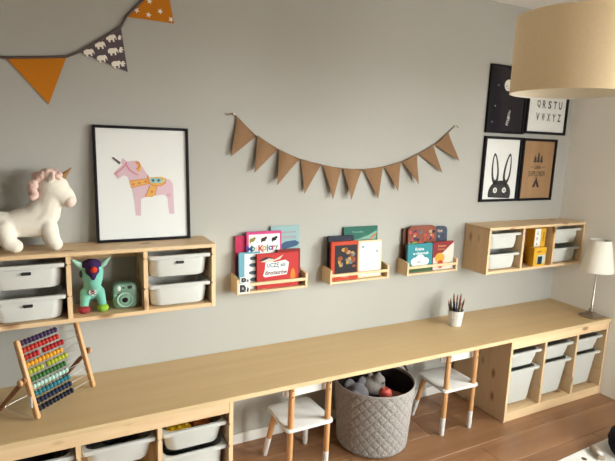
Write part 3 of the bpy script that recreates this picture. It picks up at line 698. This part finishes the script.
for sy in (-1, 1):
    e = MB().tube([(.262, -.118+sy*.038, .285), (.270, -.118+sy*.050, .302), (.276, -.118+sy*.054, .322)], [.015, .012, .002], 12); e.build('ear', PLUSHW, u)
    e = MB().tube([(.268, -.118+sy*.051, .292), (.274, -.118+sy*.058, .305), (.277, -.118+sy*.058, .316)], [.008, .007, .001], 10); e.build('ear_lining', PINK, u)
m = MB()
m.tube([(.300+.004*k, -.168-.0+abs(k-2)*.0012+.006*(k/4), .248+.0016*(k-2)**2-.001*k) for k in range(5)], .0016, 6); m.build('eye_stitch', mat('dark_thread', (.06, .05, .05, 1), .8), u)
MB().tube([(.0, -.105, .12), (-.03, -.105, .10), (-.05, -.105, .05), (-.045, -.105, .015)], [.010, .018, .016, .005], 12).build('tail', PINK, u)

# ------------------------------------------------------------------ green plush in the open compartment
zf = ZL+.0182
MINT = mat('mint_plush', srgb(112, 176, 158), .95, 0, .1, .3, 350, .06, 60, .25)
g = thing('plush_donkey', 'mint green plush donkey with purple forelock in the open compartment', 'plush toy', (.405, -.125, zf))
m = MB()
chain(m, [((0, 0, .115), .036), ((0, .012, .088), .039), ((.002, .045, .066), .034)])
chain(m, [((-.028, -.006, .085), .022), ((-.034, -.016, .040), .0185), ((-.036, -.020, .024), .018)])
chain(m, [((.028, -.006, .085), .022), ((.036, -.016, .040), .0185), ((.038, -.020, .024), .018)])
chain(m, [((0, .004, .140), .032), ((.0, -.002, .176), .048), ((.003, -.020, .150), .040), ((.004, -.032, .130), .031)])
remesh(m, .005, 'body', MINT, g, 5)
for sx, c1 in ((-1, flat('red_felt', 140, 36, 42, .9)), (1, flat('lime_felt', 128, 172, 48, .9))):
    MB().ell((sx*.037, -.026, .017), (.025, .028, .017)).build('foot', c1, g)
PURP = mat('purple_felt', srgb(58, 40, 78), .95, 0, .1, .3, 250)
m = MB(); chain(m, [((0, -.014, .205), .030), ((.0, -.044, .185), .022), ((.002, -.059, .158), .008)]); m.ell((0, -.006, .206), (.042, .038, .026)); m.ell((0, -.036, .186), (.029, .022, .028)); remesh(m, .004, 'forelock', PURP, g, 3)
MB().ell((.004, -.062, .196), (.014, .012, .014)).build('pompom', mat('red_wool', srgb(196, 62, 40), .95, 0, .1, .6, 300), g)
MINTP = mat('pale_mint_plush', srgb(150, 190, 172), .95, 0, .1, .3, 350)
for sx in (-1, 1):
    MB().tube([(sx*.030, -.004, .190), (sx*.050, -.012, .212), (sx*.074, -.016, .236)], [.010, .013, .004], 12).build('ear', MINTP, g)
MB().ell((-.044, -.022, .172), (.006, .010, .016)).build('eye', BLACKP, g)
bc = MB().disc(-.002, .092, .015, .014, -.032, 18, .006); bc.build('badge', flat('badge_pale', 205, 196, 190), g)
MB().disc(-.002, .098, .007, .006, -.0381, 14, .0006).build('skull_print', C('badge_red', 150, 50, 60), g)
MB().flatpoly([(-.012, .082), (-.009, .080), (.010, .092), (.008, .095)], -.0381, .0006).flatpoly([(.006, .080), (.009, .082), (-.011, .095), (-.012, .091)], -.0384, .0006).build('bones_print', INK, g, False)

# ------------------------------------------------------------------ instant camera
ic = thing('instant_camera', 'mint green instant camera beside the plush donkey', 'camera', (.540, -.125, zf), (0, 0, R(-4)))
CM = mat('mint_plastic', srgb(128, 168, 148), .35); CM2 = mat('mint_plastic_pale', srgb(160, 192, 174), .3)
rings = []
for yy, ins, rr_ in ((.026, .008, .022), (.020, .002, .026), (-.012, 0, .028), (-.022, .003, .026), (-.027, .010, .02)):
    rings.append([(a, yy, b) for a, b, _ in rrect(-.053+ins, .053-ins, 0+ins, .116-ins, rr_, 0, 6)])
MB().loft(rings).build('body', CM, ic)
MB().lathe([(.036, 0), (.036, .012), (.033, .016), (.027, .016), (.026, .010)], (-.004, -.024, .044), 32, axis='y').build('lens_ring', CM2, ic)
MB().lathe([(.025, 0), (.025, .014), (.018, .019), (.012, .019)], (-.004, -.022, .044), 32, axis='y').build('lens_barrel', CM, ic)
MB().lathe([(.0125, 0), (.012, .0205), (.004, .021)], (-.004, -.022, .044), 24, axis='y').build('lens', mat('lens_glass', (.01, .01, .012, 1), .1), ic)
MB().ell((-.028, -.026, .094), (.009, .005, .012)).build('flash', mat('flash_lens', (.75, .78, .74, 1), .15), ic)
MB().box(.008, .028, -.0295, -.020, .090, .104, .003, 2).build('viewfinder', mat('dark_glass', (.05, .06, .06, 1), .15), ic)
MB().ell((-.008, -.026, .096), (.004, .004, .004)).build('sensor', BLACKP, ic)
MB().lathe([(.0065, 0), (.0065, .004), (.005, .005)], (-.043, -.0255, .062), 16, axis='y').build('shutter_button', CM2, ic)
MB().tube([(.050, 0, .080), (.060, -.004, .074), (.062, -.008, .050), (.058, -.012, .020), (.060, -.016, .003)], .0018, 6).build('wrist_strap', mat('grey_cord', (.09, .10, .10, 1), .8), ic)

# ------------------------------------------------------------------ abacus on the worktop
A0 = Vector((.175, -.346, H)); A1 = Vector((.390, -.155, H)); dv = (A1-A0); LW = dv.length; az = math.atan2(dv.y, dv.x)
ab = thing('abacus', 'wooden abacus with rainbow rows of beads standing on the worktop', 'abacus', A0, (0, 0, az))
lean_v = Vector((0, .088, .300)); LL = lean_v.length; ln = lean_v.normalized()
POSTM = wood('pale_beech', (.62, .36, .17, 1), (.52, .28, .12, 1), 'z', None, .45, 20, .03)
nrm = Vector((1, 0, 0)).cross(ln)
def lp(x, s_, off=0): return Vector((x, 0, .008))+ln*s_+nrm*off
for xx in (0, LW):
    m = MB(); rg = []
    for s_, sc in ((-.002, .7), (.004, 1), (LL-.004, 1), (LL+.002, .7)):
        q = lp(xx, s_); rg.append([q+Vector((1, 0, 0))*(a*sc)+nrm*(b*sc) for a, b, _ in rrect(-.0085, .0085, -.012, .012, .006, 0, 3)])
    m.loft(rg).build('side_post', POSTM, ab)
LEGM = wood('brown_beech', (.30, .13, .055, 1), (.24, .10, .04, 1), 'z', None, .5, 20, .03)
knob_s = LL*.50
for xx, sg in ((0, -1), (LW, 1)):
    kx = xx+sg*.018; kp = lp(kx, knob_s)
    foot = Vector((kx, .185, .008)); d_ = (foot-kp); 
    ends = [kp-d_.normalized()*.014, kp, foot]
    m = MB(); rg = []
    nn = Vector((1, 0, 0)).cross(d_.normalized())
    for f, ww in ((-.10, .004), (-.07, .010), (.0, .012), (.10, .010), (.85, .008), (.97, .008), (1.0, .005)):
        q = kp+d_*f; rg.append([q+Vector((1, 0, 0))*(a)+nn*(b*ww/.01) for a, b, _ in rrect(-.006, .006, -.010, .010, .004, 0, 3)])
    m.loft(rg).build('folding_leg', LEGM, ab)
    MB().lathe([(.004, -.002), (.011, 0), (.013, .005), (.011, .011), (.005, .013)], (kx+(sg*.006 if sg > 0 else -.019), kp.y, kp.z), 18, axis='x').build('wing_knob', POSTM, ab)
WIRE = mat('steel_wire', (.62, .60, .57, 1), .3, 1)
MB().tube([(-.016, .172, .017), (LW+.016, .172, .017)], .0022, 8).build('stretcher_wire', WIRE, ab)
MB().tube([lp(-.006, .006), Vector((-.016, .172, .014))], .0012, 6).build('stay_string', mat('pale_string', (.6, .55, .48, 1), .8), ab)
MB().box(-.0120, -.0087, .012, .026, .052, .098, .001).build('tag', PAPER, ab)
rows = [('purple', (66, 48, 84), 10, 0), ('red', (196, 52, 44), 10, 0), ('crimson', (178, 40, 42), 4, 6), ('yellow', (232, 168, 46), 10, 0), ('lime', (176, 186, 50), 4, 6),
        ('green', (58, 112, 58), 10, 0), ('mint', (190, 220, 208), 10, 0), ('teal', (44, 124, 138), 10, 0), ('navy', (34, 46, 74), 10, 0), ('midnight', (26, 30, 48), 10, 0)]
bead_mesh = {}
br_ = .0122; bd = .0176
for i, (nm, colr, na, nb) in enumerate(rows):
    s_ = LL-.014-i*(LL-.040)/9.2
    MB().tube([lp(.004, s_), lp(LW-.004, s_)], .0013, 6).build('rod', WIRE, ab)
    bm_ = mat('bead_'+nm, tuple(c*.75 for c in srgb(*colr)[:3])+(1,), .35)
    xs = [(.0185)+bd*k for k in range(na)] + [.0185+bd*na+.016+bd*k for k in range(nb)]
    for xx in xs:
        if nm not in bead_mesh:
            b = MB().ell((0, 0, 0), (bd*.485, br_, br_), 12, 8).build('bead', bm_, ab); bead_mesh[nm] = b.data
        else:
            b = bpy.data.objects.new('bead', bead_mesh[nm]); COL.objects.link(b); b.parent = ab
        b.location = lp(xx, s_)

# ------------------------------------------------------------------ pencil cup
cup = thing('pencil_cup', 'white cup on the worktop near the corner shelf', 'cup', (2.498, -.165, H+.0002))
m = MB(); prof = [(.034, 0), (.038, .002), (.039, .006), (.047, .092), (.049, .098), (.047, .100), (.045, .098), (.037, .008), (.03, .006)]; m.lathe(prof, seg=40); m.build('cup_body', WHITEP, cup)
for zz in (.062, .082):
    m = MB()
    for k in range(18):
        a = 2*PI*k/18; rr_ = .0385+(zz/.1)*.0088; m.ell((rr_*math.cos(a), rr_*math.sin(a), zz), (.003, .003, .005), 8, 6)
    o = m.build('embossed_row', WHITEP, cup)
pc = [('dark brown', (74, 46, 34)), ('navy', (38, 44, 66)), ('black', (26, 24, 28)), ('tan', (160, 110, 70)), ('red brown', (110, 48, 34)), ('grey blue', (70, 84, 104)), ('chestnut', (132, 78, 48)), ('charcoal', (50, 46, 48)), ('dark green', (38, 60, 50)), ('cream', (205, 190, 165)), ('umber', (92, 62, 44)), ('indigo', (44, 40, 80))]
posn = ['leaning furthest left in the cup', 'left of the middle in the cup', 'tall at the left of the cup', 'in the middle of the cup', 'leaning furthest right in the cup', 'at the front left of the cup', 'right of the middle in the cup', 'at the back of the cup', 'at the back left of the cup', 'short at the front of the cup', 'at the back right of the cup', 'at the right of the cup']
spots = [(-.032, .006, -.050), (-.018, -.006, -.012), (-.010, .010, -.008), (.002, .0, .002), (.032, -.004, .042), (-.016, -.024, -.010), (.016, -.006, .006), (.002, .028, .0), (-.018, .024, -.012), (.004, -.030, .002), (.018, .022, .012), (.026, .008, .018)]
for i, ((cn, cc), (sx, sy, dx)) in enumerate(zip(pc, spots)):
    hh_ = .165+.028*((i*5) % 4)/3 + (-.02 if i == 9 else 0)
    b0 = Vector((sx*.55, sy*.55, .010)); d_ = Vector((sx*.75+dx*.5, sy*.6, hh_)).normalized()
    t = thing('pencil', cn+' pencil '+posn[i], 'pencil', (2.498+b0.x, -.165+b0.y, H+.0002+b0.z), group='pencils in the white cup')
    t.rotation_euler = d_.to_track_quat('Z', 'Y').to_euler()
    MB().lathe([(.0056, 0), (.0056, hh_-.022)], seg=6).build('shaft', mat('pencil_'+cn.replace(' ', '_'), tuple(c*.6 for c in srgb(*cc)[:3])+(1,), .5), t, False)
    MB().lathe([(.0056, hh_-.0219), (.0015, hh_-.005)], seg=10).build('sharpened_end', mat('pencil_wood', srgb(150, 105, 70), .7), t)
    MB().lathe([(.0014, hh_-.0049), (.0003, hh_)], seg=8).build('lead', flat('lead_'+cn.replace(' ', '_'), *cc, .4), t)

# ------------------------------------------------------------------ table lamp
tl = thing('table_lamp', 'nickel table lamp with white fabric shade on the worktop end', 'lamp', (3.507, -.395, H+.0002))
m = MB(); rings = [rrect(-.062+i, .062-i, -.062+i, .062-i, max(.02, .035-i*.4), z, 6) for z, i in ((0, .002), (.004, 0), (.012, 0), (.018, .006), (.024, .022), (.032, .034), (.036, .044))]
m.loft(rings).build('base', CHROME, tl)
MB().lathe([(.016, .034), (.020, .042), (.016, .052), (.009, .058), (.007, .075), (.010, .080), (.0065, .086), (.0055, .30), (.009, .305), (.009, .345)], seg=24).build('stem', CHROME, tl)
SHADE = mat('white_shade_fabric', (.80, .78, .70, 1), .9, 0, .1)
SHADE.node_tree.nodes['Principled BSDF'].inputs['Subsurface Weight'].default_value = 0
m = MB(); rings = []
for rr_, zz in ((.1005, .318), (.0635, .530), (.0615, .530), (.0985, .318)):
    rings.append([((rr_+(.0012 if k % 2 else 0))*math.cos(2*PI*k/96), (rr_+(.0012 if k % 2 else 0))*math.sin(2*PI*k/96), zz) for k in range(96)])
m.loft(rings+[rings[0]], cap=False); m.build('shade', SHADE, tl, True, 60)
m = MB()
for k in range(3):
    a = 2*PI*k/3; m.tube([(0, 0, .505), (.032*math.cos(a), .032*math.sin(a), .505), (.0615*math.cos(a), .0615*math.sin(a), .526)], .0018, 6)
m.build('shade_carrier', CHROME, tl)
MB().lathe([(.012, .345), (.013, .37), (.024, .41), (.028, .435), (.022, .462), (.008, .474)], seg=24).build('bulb', mat('frosted_bulb', (.85, .85, .82, 1), .3), tl)
MB().tube([(.05, -.055, .012), (.053, -.066, .010), (.056, -.070, .008)], .006, 10).build('cord_switch', CHROME, tl)

# ------------------------------------------------------------------ pendant lamp
pdx, pdy, pz, pr, ph = 1.894, -1.221, 1.850, .201, .258
pd = thing('pendant_lamp', 'large beige drum pendant lamp hanging from the ceiling', 'lamp', (pdx, pdy, pz))
DRUM = mat('beige_linen', (.93, .76, .50, 1), .9, 0, .1, .25, 380, .05, 90)
MB().loft([[(pr*math.cos(2*PI*k/96), pr*math.sin(2*PI*k/96), z) for k in range(96)] for z in (0, ph)]+[[((pr-.0015)*math.cos(2*PI*k/96), (pr-.0015)*math.sin(2*PI*k/96), z) for k in range(96)] for z in (ph, 0)]+[[(pr*math.cos(2*PI*k/96), pr*math.sin(2*PI*k/96), 0) for k in range(96)]], cap=False).build('shade', DRUM, pd)
rl = pr-.0018
MB().loft([[(r0*math.cos(2*PI*k/96), r0*math.sin(2*PI*k/96), z) for k in range(96)] for r0, z in ((rl, .001), (rl, ph-.001), (rl-.001, ph-.001), (rl-.001, .001), (rl, .001))], cap=False).build('lining', mat('cream_lining', (.80, .74, .60, 1), .8), pd)
for zz in (.003, ph-.003):
    MB().tube([((pr-.003)*math.cos(2*PI*k/64), (pr-.003)*math.sin(2*PI*k/64), zz) for k in range(65)], .0028, 8, False).build('ring_wire', WHITEP, pd)
m = MB()
for k in range(3):
    a = 2*PI*k/3+.4; m.tube([(.02*math.cos(a), .02*math.sin(a), ph-.03), ((pr-.004)*math.cos(a), (pr-.004)*math.sin(a), ph-.003)], .002, 6)
m.build('spider', WHITEP, pd)
MB().lathe([(.022, ph-.085), (.022, ph-.02), (.012, ph-.005), (.004, ph+.01)], seg=20).build('socket', WHITEP, pd)
MB().lathe([(.014, ph-.088), (.016, ph-.10), (.032, ph-.135), (.034, ph-.155), (.024, ph-.18), (.006, ph-.188)], seg=24).build('bulb', mat('frosted_bulb', (.85, .85, .82, 1), .3), pd)
MB().tube([(0, 0, ph+.005), (0, 0, ZC-pz-.03)], .003, 8).build('cord', WHITEP, pd)
MB().lathe([(.05, ZC-pz-.0005), (.05, ZC-pz-.02), (.03, ZC-pz-.045), (.004, ZC-pz-.055)], seg=28).build('ceiling_rose', WHITEP, pd)

# ------------------------------------------------------------------ chairs
def chair(loc, label, rz=0):
    t = thing('child_chair', label, 'chair', loc, (0, 0, rz), 'small white and beech chairs at the worktop')
    zs_ = .29; th_ = .018
    # seat: rounded board, back edge towards -y, open for nothing; slightly narrower at the front
    def outline(z, ins):
        P = [(-.133, -.135), (.133, -.135), (.124, .132), (-.124, .132)]; out = []; r_ = .028
        n = len(P)
        for i in range(n):
            p, a, b = Vector(P[i]), Vector(P[i-1]), Vector(P[(i+1) % n])
            d1, d2 = (a-p).normalized(), (b-p).normalized(); s1, s2 = p+d1*r_, p+d2*r_
            for k in range(6):
                f = k/5; q = (s1*(1-f)**2+p*2*f*(1-f)+s2*f*f); q = q*(1-ins/.13); out.append((q.x, q.y, z))
        return out
    MB().loft([outline(zs_-th_, .004), outline(zs_-th_+.003, 0), outline(zs_-.003, 0), outline(zs_, .004)]).build('seat', WHITEP, t)
    yp = -.110
    for sx in (-1, 1):
        x_ = sx*.1045
        rp = lambda f: .0125+.0015*f
        top = (x_-sx*.002, yp-.004, .521); bot = (x_, yp, 0); L_ = .112
        cut = Vector(bot).lerp(Vector(top), L_/.521)
        lg_ = MB().tube([cut, Vector(bot).lerp(Vector(top), .60), Vector(bot).lerp(Vector(top), .985), top], [.0145, .0155, .0145, .011], 18).build('leg', BEECH, t)
        MB().tube([bot, Vector(bot).lerp(Vector(top), .01), cut], [.0115, .0135, .01455], 18).build('dipped_end', WHITEP, lg_)
        for zz in (.455, .488): MB().lathe([(.004, 0), (.004, .002), (.002, .003)], (x_-sx*.002, yp-.0175, zz), 10, axis='y').build('screw_cap', mat('dark_screw', (.05, .03, .02, 1), .5), lg_)
        tf = Vector((sx*.092, .085, zs_-th_)); bf = Vector((sx*.122, .142, 0)); cut = bf.lerp(tf, .112/.272)
        lg_ = MB().tube([cut, tf], [.0145, .0155], 18).build('leg', BEECH, t)
        MB().tube([bf, bf.lerp(tf, .02), cut], [.0115, .0135, .01455], 18).build('dipped_end', WHITEP, lg_)
    # curved back board on the inner side of the posts
    m = MB(); n = 14; zb0, zb1 = .437, .518
    rg = []
    for k in range(n+1):
        xx = -.134+.268*k/n; yo = yp+.017+.006-.012*(xx/.134)**2*0
        hh_ = 0 if 0 < k < n else .010
        rg.append([(xx, yo, zb0+hh_), (xx, yo+.010, zb0+hh_), (xx, yo+.010, zb1-hh_), (xx, yo, zb1-hh_)])
    m.loft(rg).build('backrest', WHITEP, t)
    MB().box(-.095, .095, .070, .088, zs_-th_-.030, zs_-th_-.001, .002).build('seat_brace', BEECH, t)
    return t
chair((1.343, -.300, 0), 'small white and beech chair left of the grey basket', R(1))
chair((2.332, -.303, 0), 'small white and beech chair right of the grey basket', R(-1))

# ------------------------------------------------------------------ quilted basket with toys
bk = thing('storage_basket', 'round grey quilted fabric basket full of toys under the worktop', 'basket', (1.825, -.275, 0))
rb, rt_, bh = .198, .223, .37; n = 288; nz = 64; rings = []
for i in range(nz+1):
    f = i/nz; z = bh*f; r0 = rb+(rt_-rb)*f - (.018*(1-min(1, f/.06))**2)
    ring = []
    for k in range(n):
        a = 2*PI*k/n
        q1 = (k/n*24 + f*6.2) % 1; q2 = (k/n*24 - f*6.2) % 1
        gdist = min(min(q1, 1-q1), min(q2, 1-q2))
        d_ = -.006*math.exp(-(gdist/.075)**2) if .03 < f < .97 else 0
        ring.append(((r0+d_)*math.cos(a), (r0+d_)*math.sin(a), z))
    rings.append(ring)
rings.append([((rt_-.004)*math.cos(2*PI*k/n), (rt_-.004)*math.sin(2*PI*k/n), bh+.003) for k in range(n)])
for r0, z in ((rt_-.008, bh), (rt_-.009, bh-.02), (rb-.008, .02), (rb-.03, .012)): rings.append([(r0*math.cos(2*PI*k/n), r0*math.sin(2*PI*k/n), z) for k in range(n)])
BASK = mat('grey_melange_fabric', (.33, .305, .285, 1), .95, 0, .1, .9, 170, .8, 190, .2)
MB().loft(rings).build('basket_body', BASK, bk, True, 80)
for a in (R(14),):
    ca, sa = math.cos(a), math.sin(a); P = []
    for k in range(13):
        f = k/12*PI; tt = -.055*math.cos(f); zz = bh-.045+.075*math.sin(f); P.append((ca*(rt_+.008)-sa*tt, sa*(rt_+.008)+ca*tt, zz))
    MB().tube(P, .007, 10).build('handle', mat('dark_cord', (.05, .045, .05, 1), .9), bk)
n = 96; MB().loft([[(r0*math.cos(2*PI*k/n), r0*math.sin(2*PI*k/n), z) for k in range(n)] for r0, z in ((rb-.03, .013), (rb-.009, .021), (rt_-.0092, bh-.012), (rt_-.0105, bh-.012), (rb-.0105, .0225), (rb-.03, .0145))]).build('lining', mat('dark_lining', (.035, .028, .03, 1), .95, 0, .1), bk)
cb = Vector((1.825, -.275, 0))
GREYP = mat('grey_plush', (.13, .12, .13, 1), .95, 0, .1, .5, 300, .2, 60, .3)
pt = thing('plush_mouse', 'dark grey plush toy at the left in the basket', 'plush toy', cb+Vector((-.128, -.025, .262)))
m = MB(); m.ell((0, 0, .055), (.062, .065, .055)); m.ell((-.03, .04, .10), (.032, .014, .030)); m.ell((.045, .03, .105), (.028, .014, .028)); m.ell((-.045, -.045, .07), (.03, .03, .026)); remesh(m, .006, 'body', GREYP, pt, 4)
MB().ell((-.048, -.072, .075), (.012, .010, .010)).build('snout', mat('pale_grey_plush', (.42, .41, .42, 1), .9), pt)
pt = thing('plush_bear', 'pale grey plush toy lying behind the coral ball', 'plush toy', cb+Vector((.02, .055, .250)))
m = MB(); m.ell((0, 0, .045), (.085, .07, .05)); m.ell((.03, -.02, .085), (.04, .04, .032)); m.ell((.0, .02, .105), (.016, .012, .016)); m.ell((.055, .01, .10), (.015, .011, .015)); remesh(m, .006, 'body', mat('beige_grey_plush', (.30, .27, .24, 1), .95, 0, .1, .5, 300, .2, 60, .3), pt, 4)
MB().ell((.038, -.058, .082), (.010, .008, .008)).build('nose', GREYP, pt)
cbl = thing('toy_apple', 'coral red toy fruit on top of the toys in basket', 'toy', cb+Vector((-.002, -.105, .295)))
m = MB(); m.lathe([(.004, .006), (.018, .001), (.031, .014), (.036, .034), (.031, .054), (.018, .064), (.007, .061), (.002, .055)], seg=24); m.build('fruit', mat('coral_plastic', srgb(206, 92, 80), .4), cbl)
MB().tube([(0, 0, .056), (.003, 0, .066), (.008, 0, .074)], .002, 6).build('stem', mat('dark_stem', (.06, .035, .02, 1), .7), cbl)
pk = cloth_lump('doll_blanket', 'dusty pink crumpled doll blanket at the right in the basket', 'blanket', cb+Vector((.095, -.055, .225)), (.070, .070, .06), mat('dusty_pink_cloth', (.28, .14, .13, 1), .9, 0, .1, .4, 120), 9)
cloth_lump('soft_filling', 'dark filling heap under the toys inside the basket', 'blanket', cb+Vector((0, 0, .02)), (.150, .150, .165), DARKC, 21)  # mostly hidden stand-in heap for the soft toys filling the basket

# ------------------------------------------------------------------ rug corner and the black pouf
rug = MB().box(-1.0, .55, -1.5, 0, .0003, .012, .004).build('rug', mat('white_rug_pile', (.78, .77, .74, 1), .95, 0, .1, .7, 260, .06, 50, .3))
rug.location = (2.95, -.857, 0); rug.rotation_euler = (0, 0, R(2.75))
tag(rug, 'white rug on the wooden floor at the lower right edge', 'rug')
for sx, sy in ((-.182, -.060), (.25, -.50), (-.33, -.30), (-.05, -.55), (.30, -.85), (-.50, -.60)):
    MB().lathe([(.014, .0119), (.014, .0131), (.012, .0135)], (sx, sy, 0), 14).build('brown_dot', mat('brown_felt', (.10, .045, .02, 1), .9), rug)
pf = thing('floor_pouf', 'black rounded fabric pouf standing on the white rug', 'pouf', (3.075, -1.035, .0122))
BLK = mat('black_fabric', (.010, .010, .018, 1), .9, 0, .2, .4, 200)
m = MB(); m.lathe([(.10, 0), (.135, .010), (.147, .035), (.150, .075), (.143, .108), (.112, .130), (.04, .138)], seg=40); m.build('cushion', BLK, pf)
MB().tube([(.149*math.cos(2*PI*k/40), .149*math.sin(2*PI*k/40), .07) for k in range(41)], .004, 8, False).build('piping', BLK, pf)
sl = thing('soft_shoe', 'small grey beige soft shoe beside the black pouf', 'shoe', (2.868, -.935, .0122), (0, 0, R(60)))
m = MB(); rings = []
for f, w_, z_ in ((-.052, .008, .018), (-.045, .022, .026), (-.015, .026, .030), (.02, .027, .034), (.045, .022, .034), (.054, .008, .026)):
    rings.append([(f, w_*math.cos(2*PI*k/16), max(.004, z_/2+z_/2*math.sin(2*PI*k/16))) for k in range(16)])
m.loft(rings).build('upper', mat('taupe_felt', srgb(150, 135, 118), .9), sl)
MB().box(-.05, .05, -.022, .022, 0, .005, .002).build('sole', mat('pale_sole', srgb(200, 190, 180), .7), sl)
MB().ell((-.022, 0, .0285), (.022, .016, .006)).build('opening_lining', mat('white_lining', (.7, .68, .66, 1), .9), sl)
